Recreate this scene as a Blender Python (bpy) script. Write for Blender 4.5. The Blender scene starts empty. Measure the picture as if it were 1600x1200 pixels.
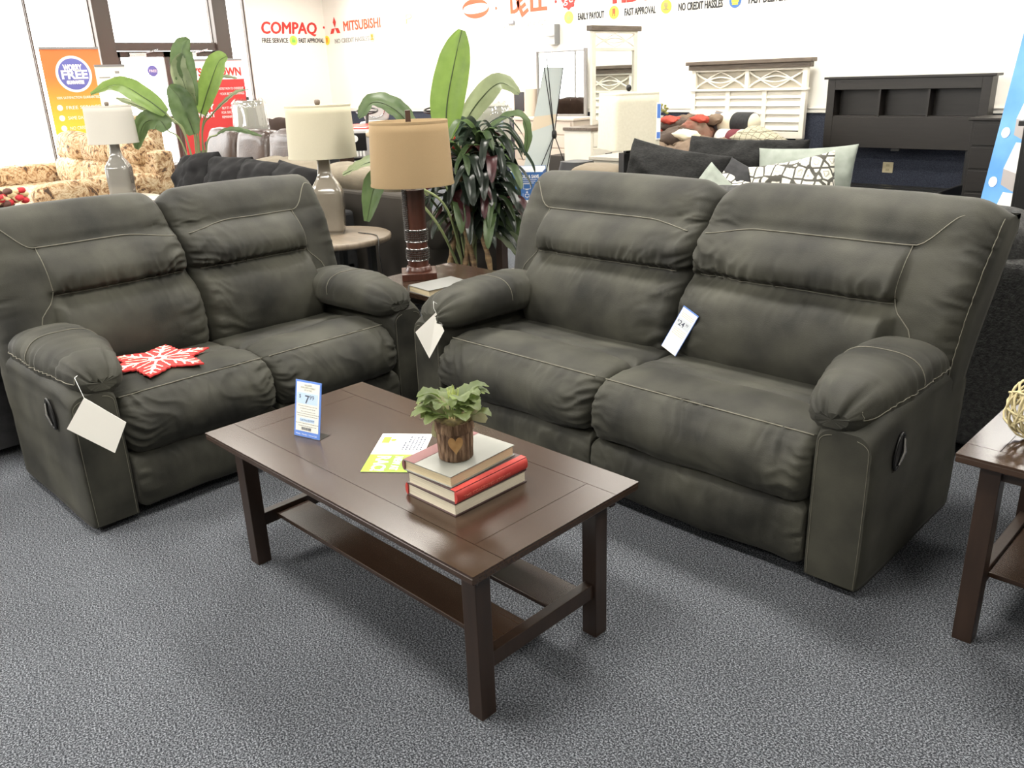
import bpy, bmesh, math, random
from mathutils import Vector, Matrix, noise
random.seed(7)
PI = math.pi
sc = bpy.context.scene
COL = sc.collection

# ------------------------------------------------------------------ camera
cam_d = bpy.data.cameras.new('camera'); cam = bpy.data.objects.new('camera', cam_d); COL.objects.link(cam)
F, HD, ROLL, EYE, YAW = 1316.7, 481.6, .03596, 1.5, math.radians(45)
pt = math.atan(HD / F)
Rz = Matrix.Rotation(YAW, 3, 'Z')
fw = Rz @ Vector((0, math.cos(pt), -math.sin(pt)))
u0 = Rz @ Vector((0, math.sin(pt), math.cos(pt)))
r0 = Rz @ Vector((1, 0, 0))
cr, sr = math.cos(ROLL), math.sin(ROLL)
rv = cr * r0 - sr * u0; uv = sr * r0 + cr * u0
M = Matrix((rv, uv, -fw)).transposed().to_4x4(); M.translation = (0, 0, EYE)
cam.matrix_world = M
cam_d.sensor_width = 36; cam_d.lens = F / 1600 * 36; cam_d.clip_end = 200; cam_d.clip_start = .02
sc.camera = cam

# ------------------------------------------------------------------ light and exposure
sc.view_settings.view_transform = 'Standard'; sc.view_settings.look = 'None'
sc.view_settings.gamma = 1; sc.view_settings.use_curve_mapping = False
sc.view_settings.exposure = 0.0
w = bpy.data.worlds.new('sky'); sc.world = w; w.use_nodes = True
bg = w.node_tree.nodes['Background']; bg.inputs[0].default_value = (1, .98, .95, 1); bg.inputs[1].default_value = 9
def light(name, kind, loc, rot, energy, color=(1, 1, 1), **k):
    d = bpy.data.lights.new(name, kind); o = bpy.data.objects.new(name, d); COL.objects.link(o)
    o.location = loc; o.rotation_euler = rot; d.energy = energy; d.color = color
    for a, b in k.items(): setattr(d, a, b)
    return o
SUN = light('sun', 'SUN', (-20, 0, 8), (0, 0, 0), 9, (1, .93, .82), angle=.02)
SUN.rotation_euler = Vector((-.84, -.34, .45)).to_track_quat('Z', 'Y').to_euler()
p = light('window_portal', 'AREA', (-15.12, 2.3, 1.75), (0, math.radians(-90), 0), 1, shape='RECTANGLE', size=3.3, size_y=12.4)
p.data.cycles.is_portal = True
p = light('south_portal', 'AREA', (-7.0, -4.22, 1.57), (math.radians(90), 0, 0), 1, shape='RECTANGLE', size=3.2, size_y=2.65)  # portal for the added south window
p.data.cycles.is_portal = True

# ------------------------------------------------------------------ materials
def nn(nt, t, **k):
    n = nt.nodes.new(t)
    for a, b in k.items():
        if a.startswith('_'): n.inputs[a[1:].replace('_', ' ')].default_value = b
        else: setattr(n, a, b)
    return n
def c4(c): return (c[0], c[1], c[2], 1)
def hexc(h):
    h = h.lstrip('#'); o = []
    for i in (0, 2, 4):
        v = int(h[i:i + 2], 16) / 255; o.append(v / 12.92 if v < .04045 else ((v + .055) / 1.055) ** 2.4)
    return tuple(o)
ALBEDO = {'charcoal_suede': .46, 'dark_walnut': .54, 'dark_walnut_cross': .54, 'dark_walnut_upright': .62, 'tan_linen': .74, 'ivory_linen': .78, 'taupe_glazed_ceramic': .8, 'red_bookcloth': .85,
          'grey_dust_jacket': .62, 'dusty_rose_cloth': .6, 'red_brown_wood': .5, 'white_linen': .7, 'pale_glazed_ceramic': .4, 'white_vinyl': 1, 'charcoal_corduroy': .45, 'sage_green_fabric': .8, 'banana_leaf': .75, 'mid_green_leaf': .7, 'pale_underside_leaf': .75, 'dark_green_leaf': .38, 'burgundy_leaf': .7, 'soft_green_leaf': .58, 'pale_sage_leaf': .62,
          'espresso_wood': .45, 'cream_lattice_print': .4, 'taupe_microfiber': .75, 'dark_slate_fabric': .38, 'tan_brown_leather': .14, 'brown_leather': .5, 'weathered_oak': .7, 'red_felt': .9, 'blue_cardboard': .9, 'tan_thread': .8, 'mocha_microsuede': .8, 'lime_print': .9}
def mat(name, col, rough=.5, col2=None, scale=8, detail=4, bump=0, bscale=None, stretch=(1, 1, 1), sheen=0, metal=0, coat=0, emit=0, spec=.5, lo=.35, hi=.65, trans=0, alpha=1, rot=(0, 0, 0), sub=0):
    if isinstance(col, str): col = hexc(col)
    if isinstance(col2, str): col2 = hexc(col2)
    k_ = ALBEDO.get(name, 1); col = tuple(v * k_ for v in col); col2 = tuple(v * k_ for v in col2) if col2 is not None else None
    m = bpy.data.materials.new(name); m.use_nodes = True; nt = m.node_tree
    b = nt.nodes['Principled BSDF']; I = b.inputs
    I['Base Color'].default_value = c4(col); I['Roughness'].default_value = rough; I['Metallic'].default_value = metal
    I['Specular IOR Level'].default_value = spec
    if sheen: I['Sheen Weight'].default_value = sheen; I['Sheen Roughness'].default_value = .45; I['Sheen Tint'].default_value = (1, .97, .88, 1)
    if coat: I['Coat Weight'].default_value = coat; I['Coat Roughness'].default_value = .12
    if emit: I['Emission Color'].default_value = c4(col); I['Emission Strength'].default_value = emit
    if trans: I['Transmission Weight'].default_value = trans
    if sub: I['Subsurface Weight'].default_value = sub
    I['Alpha'].default_value = alpha
    tc = nn(nt, 'ShaderNodeTexCoord'); mp = nn(nt, 'ShaderNodeMapping'); mp.inputs['Scale'].default_value = stretch; mp.inputs['Rotation'].default_value = rot
    nt.links.new(tc.outputs['Object'], mp.inputs[0])
    if col2 is not None:
        no = nn(nt, 'ShaderNodeTexNoise', _Scale=scale, _Detail=detail); rp = nn(nt, 'ShaderNodeValToRGB')
        rp.color_ramp.elements[0].position = lo; rp.color_ramp.elements[1].position = hi
        rp.color_ramp.elements[0].color = c4(col); rp.color_ramp.elements[1].color = c4(col2)
        nt.links.new(mp.outputs[0], no.inputs['Vector']); nt.links.new(no.outputs[0], rp.inputs[0]); nt.links.new(rp.outputs[0], I['Base Color'])
    if bump:
        no = nn(nt, 'ShaderNodeTexNoise', _Scale=bscale or scale, _Detail=5.0); bp = nn(nt, 'ShaderNodeBump', _Strength=bump, _Distance=.01)
        nt.links.new(mp.outputs[0], no.inputs['Vector']); nt.links.new(no.outputs[0], bp.inputs['Height']); nt.links.new(bp.outputs[0], I['Normal'])
    return m
SUEDE = mat('charcoal_suede', (.026, .026, .021), .66, (.104, .102, .078), scale=4.5, detail=12, bump=.10, bscale=260, sheen=.05, lo=.34, hi=.70, spec=.24)
STITCH = mat('tan_thread', (.17, .16, .125), .8)
DARK = mat('black_lining', (.012, .012, .012), .9)
WOOD = mat('dark_walnut', (.056, .031, .019), .25, (.074, .042, .027), scale=9, detail=3, stretch=(.7, 11, 11), lo=.2, hi=.8, spec=.5)
WOODY = mat('dark_walnut_cross', (.056, .031, .019), .25, (.074, .042, .027), scale=9, detail=3, stretch=(11, .7, 11), lo=.2, hi=.8)
WOODZ = mat('dark_walnut_upright', (.030, .017, .011), .35, (.048, .027, .018), scale=5, detail=6, stretch=(9, 9, 1), lo=.3, hi=.7)
GROOVE = mat('groove_dark_stain', (.012, .007, .005), .6)  # very dark brown for grooves, not assigned to any mesh
ESPRESSO = mat('espresso_wood', (.018, .014, .011), .4, (.028, .022, .018), scale=4, stretch=(1, 9, 9))
BLACKW = mat('black_wood', (.01, .01, .01), .35)
WHITEP = mat('cream_paint', (.74, .70, .60), .55, (.80, .76, .66), scale=3)
WHITEP2 = mat('pinkish_cream_paint', (.70, .60, .50), .5)
CAPW = mat('grey_brown_wood', (.10, .075, .055), .5, (.16, .125, .095), scale=6, stretch=(1, 8, 8))
OAK = mat('weathered_oak', (.20, .155, .11), .45, (.28, .22, .16), scale=6, stretch=(1, 9, 1))
WALL = mat('white_wall_paint', (.80, .775, .71), .7, bump=.03, bscale=60)
NAVY = mat('navy_carpet_panel', (.014, .018, .034), .95, (.05, .057, .08), scale=140, detail=2, bump=.3, bscale=200)
CEIL = mat('ceiling_tile', (.42, .42, .40), .9, (.40, .40, .38), scale=2)
WALL2 = mat('greige_wall_paint', (.22, .21, .19), .8)
FRAMEB = mat('bronze_frame', (.060, .048, .040), .5)
RUBBER = mat('black_rubber', (.02, .02, .02), .7)
BLACKM = mat('black_metal', (.012, .012, .012), .35, metal=.3)
CHROME = mat('chrome', (.6, .6, .6), .2, metal=1)
WHITE = mat('white_card', (.82, .80, .74), .5)
PAPER = mat('bright_paper', (.88, .88, .86), .5)
INK = mat('dark_ink', (.05, .06, .09), .6)
GREYINK = mat('grey_ink', (.30, .29, .27), .6)
BLUEINK = mat('blue_border', (.10, .22, .62), .4)
PALEB = mat('pale_blue_ink', (.50, .62, .78), .5)

def speckle_floor():
    m = bpy.data.materials.new('blue_grey_carpet'); m.use_nodes = True; nt = m.node_tree; b = nt.nodes['Principled BSDF']
    b.inputs['Roughness'].default_value = .95; b.inputs['Specular IOR Level'].default_value = .15
    tc = nn(nt, 'ShaderNodeTexCoord')
    n1 = nn(nt, 'ShaderNodeTexNoise', _Scale=205.0, _Detail=3.0, _Roughness=.8); n2 = nn(nt, 'ShaderNodeTexNoise', _Scale=2.2, _Detail=3.0)
    mp = nn(nt, 'ShaderNodeMapping'); mp.inputs['Scale'].default_value = (1, 1, 1); mp.inputs['Rotation'].default_value = (0, 0, .3)
    nt.links.new(tc.outputs['Object'], mp.inputs[0])
    nt.links.new(mp.outputs[0], n1.inputs['Vector']); nt.links.new(tc.outputs['Object'], n2.inputs['Vector'])
    r = nn(nt, 'ShaderNodeValToRGB'); e = r.color_ramp.elements
    e[0].position = .39; e[0].color = (.010, .012, .017, 1); e[1].position = .61; e[1].color = (.30, .317, .35, 1)
    k = e.new(.5); k.color = (.068, .073, .084, 1)
    nt.links.new(n1.outputs[0], r.inputs[0])
    mx = nn(nt, 'ShaderNodeMix', data_type='RGBA', blend_type='MULTIPLY'); mx.inputs[0].default_value = .35
    nt.links.new(r.outputs[0], mx.inputs[6]); nt.links.new(n2.outputs[0], mx.inputs[7])
    nt.links.new(mx.outputs[2], b.inputs['Base Color'])
    bp = nn(nt, 'ShaderNodeBump', _Strength=.55, _Distance=.008); nt.links.new(n1.outputs[0], bp.inputs['Height']); nt.links.new(bp.outputs[0], b.inputs['Normal'])
    return m
CARPET = speckle_floor()
def glass_mat(name, tint=(1, 1, 1), refl=.06):
    m = bpy.data.materials.new(name); m.use_nodes = True; nt = m.node_tree; nt.nodes.remove(nt.nodes['Principled BSDF'])
    t = nn(nt, 'ShaderNodeBsdfTransparent'); t.inputs[0].default_value = c4(tint); g = nn(nt, 'ShaderNodeBsdfGlossy', _Roughness=.02); mx = nn(nt, 'ShaderNodeMixShader'); mx.inputs[0].default_value = refl
    nt.links.new(t.outputs[0], mx.inputs[1]); nt.links.new(g.outputs[0], mx.inputs[2]); nt.links.new(mx.outputs[0], nt.nodes['Material Output'].inputs[0])
    return m
GLASS = glass_mat('window_glass')
PLASTICWRAP = glass_mat('clear_plastic_wrap', (.93, .94, .93), .22)
MIRROR = mat('mirror_glass', (.82, .86, .85), .02, metal=1)
def lin(c): return tuple(c)

# ------------------------------------------------------------------ mesh helpers
class MB:
    def __init__(s): s.v = []; s.f = []; s.sm = []
    def add(s, vs, fs, smooth=False, M=None):
        n = len(s.v)
        for q in vs:
            q = Vector(q); s.v.append(tuple(M @ q if M else q))
        for q in fs: s.f.append(tuple(i + n for i in q)); s.sm.append(smooth)
        return s
    def box(s, c, d, M=None, taper=1.0, rz=0):
        x, y, z = [k / 2 for k in d]; vs = []
        R = Matrix.Rotation(rz, 3, 'Z')
        for k in (-1, 1):
            t = taper if k > 0 else 1
            for i, j in ((-1, -1), (1, -1), (1, 1), (-1, 1)): vs.append(Vector(c) + R @ Vector((i * x * t, j * y * t, k * z)))
        return s.add(vs, [(3, 2, 1, 0), (4, 5, 6, 7), (0, 1, 5, 4), (1, 2, 6, 5), (2, 3, 7, 6), (3, 0, 4, 7)], M=M)
    def b2(s, a, b, M=None):  # box from corner to corner
        return s.box([(a[i] + b[i]) / 2 for i in range(3)], [abs(b[i] - a[i]) for i in range(3)], M=M)
    def loft(s, rows, cap=True, smooth=True, closed=True, M=None):
        n = len(rows[0]); vs = [q for r in rows for q in r]; fs = []
        for i in range(len(rows) - 1):
            for j in range(n if closed else n - 1):
                k = (j + 1) % n; fs.append((i * n + j, i * n + k, (i + 1) * n + k, (i + 1) * n + j))
        s.add(vs, fs, smooth, M)
        if cap and closed:
            for r, fl in ((0, True), (len(rows) - 1, False)):
                c = Vector((0, 0, 0)); cv_ = [Vector(q) for q in rows[r]]
                for q in cv_: c += q
                s.add(cv_ + [c / n], [(n, (j + 1) % n, j) if fl else (n, j, (j + 1) % n) for j in range(n)], smooth and n > 40 and (cv_[0] - c / n).length < .02, M)
        return s
    def tube(s, pts, r, seg=8, cap=True, M=None):
        pts = [Vector(q) for q in pts]; rows = []; up = Vector((0, 0, 1))
        rr = r if hasattr(r, '__len__') else [r] * len(pts); prev = None
        for i, q in enumerate(pts):
            t = (pts[min(i + 1, len(pts) - 1)] - pts[max(i - 1, 0)]).normalized()
            if prev is None:
                a = t.cross(up if abs(t.z) < .9 else Vector((1, 0, 0))).normalized()
            else: a = (prev - t * prev.dot(t)).normalized()
            prev = a; b = t.cross(a)
            rows.append([q + (a * math.cos(2 * PI * k / seg) + b * math.sin(2 * PI * k / seg)) * rr[i] for k in range(seg)])
        return s.loft(rows, cap, True, M=M)
    def lathe(s, prof, c=(0, 0, 0), seg=32, sx=1, sy=1, cap=True, M=None, sq=None):
        rows = []
        for r, z in prof:
            row = []
            for k in range(seg):
                a = 2 * PI * k / seg; x, y = math.cos(a), math.sin(a)
                if sq:  # squareness
                    e = sq; x = math.copysign(abs(x) ** e, x); y = math.copysign(abs(y) ** e, y)
                row.append((c[0] + x * r * sx, c[1] + y * r * sy, c[2] + z))
            rows.append(row)
        return s.loft(rows, cap, True, M=M)
    def prism(s, pts, z0, z1, M=None):
        n = len(pts); vs = [(x, y, z0) for x, y in pts] + [(x, y, z1) for x, y in pts]
        return s.add(vs, [tuple(range(n - 1, -1, -1)), tuple(range(n, 2 * n))] + [(i, (i + 1) % n, n + (i + 1) % n, n + i) for i in range(n)], M=M)
    def pillow(s, c, d, rot=None, seed=0, e=.55, amp=.012, n=22, pinch=0):
        R = rot if rot is not None else Matrix.Identity(3); vs = []; rows = []
        for i in range(n + 1):
            ph = -PI / 2 + PI * i / n; row = []
            for j in range(2 * n):
                th = 2 * PI * j / (2 * n)
                f = lambda q, k: math.copysign(abs(q) ** k, q)
                x = f(math.cos(ph), e) * f(math.cos(th), e); y = f(math.cos(ph), e) * f(math.sin(th), e); z = f(math.sin(ph), e if not pinch else 1)
                if pinch: z *= 1 - pinch * max(abs(x), abs(y)) ** 3
                q = Vector((x * d[0] / 2, y * d[1] / 2, z * d[2] / 2))
                k = noise.noise(q * 7 + Vector((seed, seed * 2, 0))) * amp + abs(noise.noise(q * 16 + Vector((0, seed, 3)))) * amp * .6
                q += q.normalized() * k
                row.append(Vector(c) + R @ q)
            rows.append(row)
        return s.loft(rows, True, True)
    def cushion(s, c, d, rot=None, seed=0, amp=.012, n=30, sag=.07):
        R = rot if rot is not None else Matrix.Identity(3); ax = min(range(3), key=lambda i: d[i]); oth = [i for i in range(3) if i != ax]
        for sg in (-1, 1):
            vs = []
            for i in range(n + 1):
                for j in range(n + 1):
                    u, v = -1 + 2 * i / n, -1 + 2 * j / n
                    a, b = math.sin(u * PI / 2), math.sin(v * PI / 2)
                    x = a * (1 - sag * (1 - b * b)); y = b * (1 - sag * (1 - a * a))
                    h = (max(0, (1 - a * a) * (1 - b * b))) ** .42
                    k = amp * (noise.noise(Vector((a * 2.6, b * 2.6, seed * 3.1))) + .7 * noise.noise(Vector((a * 6, b * 6, seed)))) * min(1, h * 3) + amp * .8 * math.sin(8 * math.atan2(b, a) + seed) * (1 - h) * h * 1.5
                    q = [0, 0, 0]; q[oth[0]] = x * d[oth[0]] / 2; q[oth[1]] = y * d[oth[1]] / 2; q[ax] = sg * (h * d[ax] / 2 + k) + amp * noise.noise(Vector((a * 1.5, b * 1.5, seed + 7)))*1.2
                    vs.append(Vector(c) + R @ Vector(q))
            s.add(vs, [(i * (n + 1) + j, i * (n + 1) + j + 1, (i + 1) * (n + 1) + j + 1, (i + 1) * (n + 1) + j) for i in range(n) for j in range(n)], True)
        return s
    def build(s, name, m, parent=None, bevel=0, loc=None, seg=2):
        me = bpy.data.meshes.new(name); me.from_pydata(s.v, [], s.f); me.update()
        me.polygons.foreach_set('use_smooth', s.sm)
        bm = bmesh.new(); bm.from_mesh(me); bmesh.ops.recalc_face_normals(bm, faces=bm.faces); bm.to_mesh(me); bm.free()
        o = bpy.data.objects.new(name, me); COL.objects.link(o)
        for q in (m if isinstance(m, (list, tuple)) else [m]): me.materials.append(q)
        if parent: o.parent = parent
        if loc: o.location = loc
        if bevel:
            b = o.modifiers.new('bevel', 'BEVEL'); b.width = bevel; b.segments = seg; b.limit_method = 'ANGLE'; b.angle_limit = math.radians(40)
            b.harden_normals = False
        return o
def thing(name, label, cat, loc=(0, 0, 0), rz=0, group=None):
    o = bpy.data.objects.new(name, None); COL.objects.link(o); o.location = loc; o.rotation_euler = (0, 0, rz)
    o['label'] = label; o['category'] = cat
    if group: o['group'] = group
    return o
def tag(o, label, cat, group=None, kind=None):
    o['label'] = label; o['category'] = cat
    if group: o['group'] = group
    if kind: o['kind'] = kind
    return o
def struct(o, label=None):
    o['kind'] = 'structure'
    if label: o['label'] = label
    return o
def crom(pts, n=8):
    P = [Vector(q) for q in pts]; P = [2 * P[0] - P[1]] + P + [2 * P[-1] - P[-2]]; out = []
    for i in range(1, len(P) - 2):
        for k in range(n):
            t = k / n; a, b, c, d = P[i - 1], P[i], P[i + 1], P[i + 2]
            out.append(.5 * ((2 * b) + (c - a) * t + (2 * a - 5 * b + 4 * c - d) * t * t + (3 * b - a - 3 * c + d) * t ** 3))
    out.append(P[-2]); return out
def text(name, body, size, loc, rot, m, parent=None, width=None, ax='LEFT', ext=.0008, shear=0, bold=0, M=None, bev=0):
    c = bpy.data.curves.new(name, 'FONT'); c.body = body; c.size = size; c.align_x = ax; c.extrude = ext; c.shear = shear; c.offset = bold
    c.resolution_u = 3; c.bevel_depth = bev; c.bevel_resolution = 0
    c.materials.append(m); o = bpy.data.objects.new(name, c); COL.objects.link(o)
    bpy.context.view_layer.update(); dg = bpy.context.evaluated_depsgraph_get()
    me = bpy.data.meshes.new_from_object(o.evaluated_get(dg)); bpy.data.objects.remove(o); bpy.data.curves.remove(c)
    me.name = name; o = bpy.data.objects.new(name, me); COL.objects.link(o)
    if parent: o.parent = parent
    if width:
        xs_ = [q.co.x for q in me.vertices]; o.scale.x = width / max(max(xs_) - min(xs_), 1e-6)
    if M is not None:
        sx = o.scale.x; o.matrix_local = M @ Matrix.Diagonal((sx, 1, 1, 1))
    else: o.location = loc; o.rotation_euler = rot
    return o
def ss(a, b, x):
    t = min(1, max(0, (x - a) / (b - a))); return t * t * (3 - 2 * t)

# ------------------------------------------------------------------ the room
XW, XE, YS, YN, HC = -15.0, 3.2, -4.2, 10.2, 3.45
struct(MB().b2((XW - .3, YS - .2, -.12), (XE + .2, YN + .2, 0)).build('floor', CARPET), 'blue grey speckled carpet')
struct(MB().b2((XW - .3, YS - .2, HC), (XE + .2, YN + .2, HC + .12)).build('ceiling', CEIL))
RAIL = .955
struct(MB().b2((XW - .3, YN, 0), (XE + .2, YN + .2, HC)).build('wall_north', WALL), 'white wall with brand lettering')
struct(MB().b2((XE, YS, 0), (XE + .2, YN, HC)).build('wall_east', WALL2))
SX0, SX1 = -8.6, -5.4
struct(MB().b2((XW - .3, YS - .2, 0), (SX0, YS, HC)).b2((SX1, YS - .2, 0), (XE, YS, HC)).b2((SX0, YS - .2, 0), (SX1, YS, .25)).b2((SX0, YS - .2, 2.9), (SX1, YS, HC)).build('wall_south', WALL2))
g = struct(MB().b2((SX0, YS - .11, .25), (SX1, YS - .10, 2.9)).build('window_8', GLASS))  # window added to the unseen south wall to light the loveseat's side
MB().b2((SX0, YS - .14, .25), (SX0 + .04, YS - .06, 2.9)).b2((SX1 - .04, YS - .14, .25), (SX1, YS - .06, 2.9)).b2((SX0, YS - .14, .25), (SX1, YS - .06, .29)).b2((SX0, YS - .14, 2.86), (SX1, YS - .06, 2.9)).b2((-7.03, YS - .14, .29), (-6.97, YS - .06, 2.86)).build('window_frame', FRAMEB, g)  # frame of the added south window
struct(MB().b2((XW + .02, YN - .012, 0), (XE, YN, RAIL)).build('trim_1', NAVY), 'navy carpet wainscot below the rail')
struct(MB().b2((XW + .02, YN - .03, RAIL), (XE, YN, RAIL + .045)).b2((XW + .02, YN - .04, RAIL + .045), (XE, YN, RAIL + .06)).build('trim_2', WALL, bevel=.004), 'white chair rail')
# west wall: solid end by the corner, low sill, header, glazing between
struct(MB().b2((XW - .2, 8.56, 0), (XW, YN, HC)).b2((XW - .2, YS, 0), (XW, 6.1, .18)).b2((XW - .2, YS, 3.3), (XW, 8.56, HC)).b2((XW - .2, 7.9, 0), (XW, 8.56, .18)).build('wall_west', WALL), 'window wall')
def window(n, y0, y1, z0, z1, fw_=.05):
    g = MB().b2((XW - .11, y0, z0), (XW - .10, y1, z1)).build('window_%d' % n, GLASS); struct(g)
    f = MB()
    f.b2((XW - .14, y0, z0), (XW - .06, y0 + fw_, z1)); f.b2((XW - .14, y1 - fw_, z0), (XW - .06, y1, z1)); f.b2((XW - .14, y0, z0), (XW - .06, y1, z0 + fw_)); f.b2((XW - .14, y0, z1 - fw_), (XW - .06, y1, z1))
    f.build('window_frame', FRAMEB, g)
k = 1
for y0, y1 in ((-4.1, -1.9), (-1.9, .4), (.4, 2.6), (2.6, 4.86), (4.86, 5.82)):
    window(k, y0, y1, .18, 3.3, .012); k += 1
window(k, 6.1, 7.89, 2.2, 3.3, .03); k += 1
window(k, 8.13, 8.55, .18, 3.3, .02)
for i, y in enumerate((5.82, 7.87)):
    struct(MB().b2((XW - .16, y, 0), (XW + .08, y + .27, 3.3)).build('trim_%d' % (i + 3), FRAMEB, bevel=.01), 'bronze column beside the entrance doors')
struct(MB().b2((XW - .14, 6.09, 2.10), (XW + .02, 7.89, 2.22)).build('trim_5', FRAMEB, bevel=.005), 'bronze header over the doors')
for i, (y0, y1) in enumerate(((6.11, 6.99), (7.0, 7.88))):
    d = MB()
    d.b2((XW - .1, y0, 0.01), (XW - .05, y0 + .07, 2.09)).b2((XW - .1, y1 - .07, 0.01), (XW - .05, y1, 2.09)).b2((XW - .1, y0, .01), (XW - .05, y1, .2)).b2((XW - .1, y0, 2.0), (XW - .05, y1, 2.09))
    do = struct(d.build('door_%d' % (i + 1), FRAMEB), 'glass entrance door')
    MB().b2((XW - .08, y0 + .06, .19), (XW - .07, y1 - .06, 2.01)).build('door_pane', GLASS, do)
    MB().tube([(XW - .01, y0 + .08, 1.02), (XW - .01, y1 - .08, 1.02)], .018).b2((XW - .06, y0 + .08, 1.0), (XW, y0 + .1, 1.04)).b2((XW - .06, y1 - .1, 1.0), (XW, y1 - .08, 1.04)).build('push_bar', FRAMEB, do)
    cl = MB().b2((XW - .05, y0 + .2, 2.0), (XW + .02, y0 + .48, 2.07)); cl.tube([(XW - .01, y0 + .45, 2.06), (XW + .1, y0 + .66, 2.11)], .012, 6)
    cl.build('door_closer', CHROME, do, bevel=.004)
ds = thing('door_sticker', 'small round blue sticker on the left entrance door glass', 'sticker', (XW - .045, 6.68, 1.78))
MB().lathe([(.09, 0), (.09, .004)], M=Matrix.Rotation(PI / 2, 4, 'Y')).build('disc', mat('indigo', (.12, .13, .42), .5), ds)
text('printed_text', 'FREE', .06, (.006, -.065, -.02), (PI / 2, 0, PI / 2), PAPER, ds, width=.13)
struct(MB().b2((XW - .02, 4.848, .18), (XW + .0, 4.872, 3.3)).build('trim_6', FRAMEB), 'thin window mullion')

# ceiling lights
EM = mat('troffer_diffuser', (1, .97, .90), .5, emit=9)
FRW = mat('troffer_frame', (.8, .8, .8), .5)
spots = []
for ix, x in enumerate((-13, -10.2, -7.4, -4.6, -1.8, 1.2)):
    for iy, y in enumerate((-2.2, .6, 3.4, 6.2, 8.9)): spots.append((x, y))
tro = MB().b2((-.61, -.31, -.03), (-.58, .31, 0)).b2((.58, -.31, -.03), (.61, .31, 0)).b2((-.58, -.31, -.03), (.58, -.28, 0)).b2((-.58, .28, -.03), (.58, .31, 0)).build('frame', FRW)
dif = MB().b2((-.58, -.28, -.02), (.58, .28, -.005)).build('diffuser', EM)
for i, (x, y) in enumerate(spots):
    t = thing('ceiling_light', 'recessed fluorescent ceiling panel above the showroom', 'ceiling light', (x, y, HC), 0, 'fluorescent ceiling panels')
    for q in (tro, dif):
        c = q if i == 0 else q.copy()
        if i: COL.objects.link(c)
        c.parent = t
    l = light('panel_lamp', 'AREA', (0, 0, -.035), (0, 0, 0), {-2.2: 60, .6: 62, 3.4: 80, 6.2: 55, 8.9: 80}[y] * (3.6 if y == -2.2 and x in (-7.4, -4.6) else (1.35 if x in (-4.6, -1.8) and y in (.6, 3.4) else (.62 if y < 7 else 1))), (1, .955, .87), shape='RECTANGLE', size=1.15, size_y=.55); l.parent = t

# ------------------------------------------------------------------ wall lettering
def decal_mat(n, c): return mat(n, c, .6)
RED = decal_mat('red_vinyl', (.62, .035, .025)); ORRED = decal_mat('orange_red_vinyl', (.72, .10, .035)); BLK = decal_mat('black_vinyl', (.02, .02, .022)); LIME = decal_mat('lime_vinyl', (.50, .75, .10)); YEL = decal_mat('yellow_vinyl', (.85, .72, .05)); ORG = decal_mat('orange_vinyl', (.85, .25, .02)); TEAL = decal_mat('blue_vinyl', (.05, .15, .42)); PALEY = decal_mat('pale_yellow_vinyl', (.75, .68, .35))
RN = (PI / 2, 0, 0); RW = (PI / 2, 0, PI / 2); YT = YN - .004; XT = XW + .004
def word(body, x0, x1, z, size, m, label, wall='N', shear=0, bold=0):
    loc = (x0, YT, z) if wall == 'N' else (XT, x0, z)
    o = text('wall_lettering', body, size, loc, RN if wall == 'N' else RW, m, width=x1 - x0, shear=shear, bold=bold, ext=.002, bev=0 if body == 'COMPAQ' else size * .022)
    if body == 'COMPAQ':   # heavier strokes: the glyph outlines repeated a few millimetres apart in the same mesh
        me = o.data; vs = [q.co.copy() for q in me.vertices]; fs = [tuple(p_.vertices) for p_ in me.polygons]; mt_ = me.materials[0]; mb = MB()
        for dx, dy in ((0, 0), (.007, 0), (-.007, 0), (0, .007), (0, -.007), (.013, 0)): mb.add([q + Vector((dx, dy, dx * .03)) for q in vs], fs)
        n2 = bpy.data.meshes.new('wall_lettering'); n2.from_pydata(mb.v, [], mb.f); n2.materials.append(mt_); o.data = n2
    tag(o, label, 'lettering'); return o
word('COMPAQ', 8.80, 9.98, 2.385, .285, RED, 'red computer-maker name in slanted capitals, leftmost on the wall frieze', 'W', shear=.12)
word('MITSUBISHI', -14.38, -13.24, 2.405, .235, ORRED, 'thin orange capitals following three diamonds on the frieze')
word('P', -12.55, -12.35, 2.42, .22, PALEY, 'faded pale yellow capital P on the frieze')
dl = thing('wall_lettering', 'heavy orange four-letter name with a tilted E on the frieze', 'lettering', (-9.95, YT, 2.41))
for ch, x_, a_, dz in (('D', 0, 0, 0), ('E', .235, .5, -.075), ('L', .42, 0, 0), ('L', .59, 0, 0)): text('letter', ch, .33, (x_, 0, dz), (PI / 2, -a_, 0), ORRED, dl, width=.17 if ch != 'D' else .2, bold=.012, ext=.002)
word('HDTV', -7.95, -7.05, 2.41, .3, RED, 'red heavy capitals cut by the top edge of the photo', bold=.012)
word('FREE SERVICE', 8.80, 9.35, 2.225, .115, BLK, 'grey small words under the slanted red name, far left', 'W')
word('FAST APPROVAL', 9.58, 10.15, 2.225, .115, BLK, 'small black words ending at the wall corner', 'W')
word('NO CREDIT HASSLES', -14.7, -13.6, 2.2, .11, GREYINK, 'faint small words under the thin orange capitals')
word('FREE SERVICE', -10.1, -9.2, 2.2, .11, mat('faded_vinyl', (.6, .58, .52), .6), 'faint small words under the heavy orange name')
word('EARLY PAYOUT', -8.58, -8.1, 2.225, .125, BLK, 'small dark words over the left corner of the tall mirror')
word('FAST APPROVAL', -7.74, -7.22, 2.225, .13, BLK, 'small dark words directly above the tall framed mirror')
word('NO CREDIT HASSLES', -6.86, -6.2, 2.225, .13, BLK, 'small dark words between two round yellow icons')
word('FAST DELIVERY', -5.84, -5.3, 2.235, .135, BLK, 'rightmost small dark words on the frieze, at the top edge')
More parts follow.
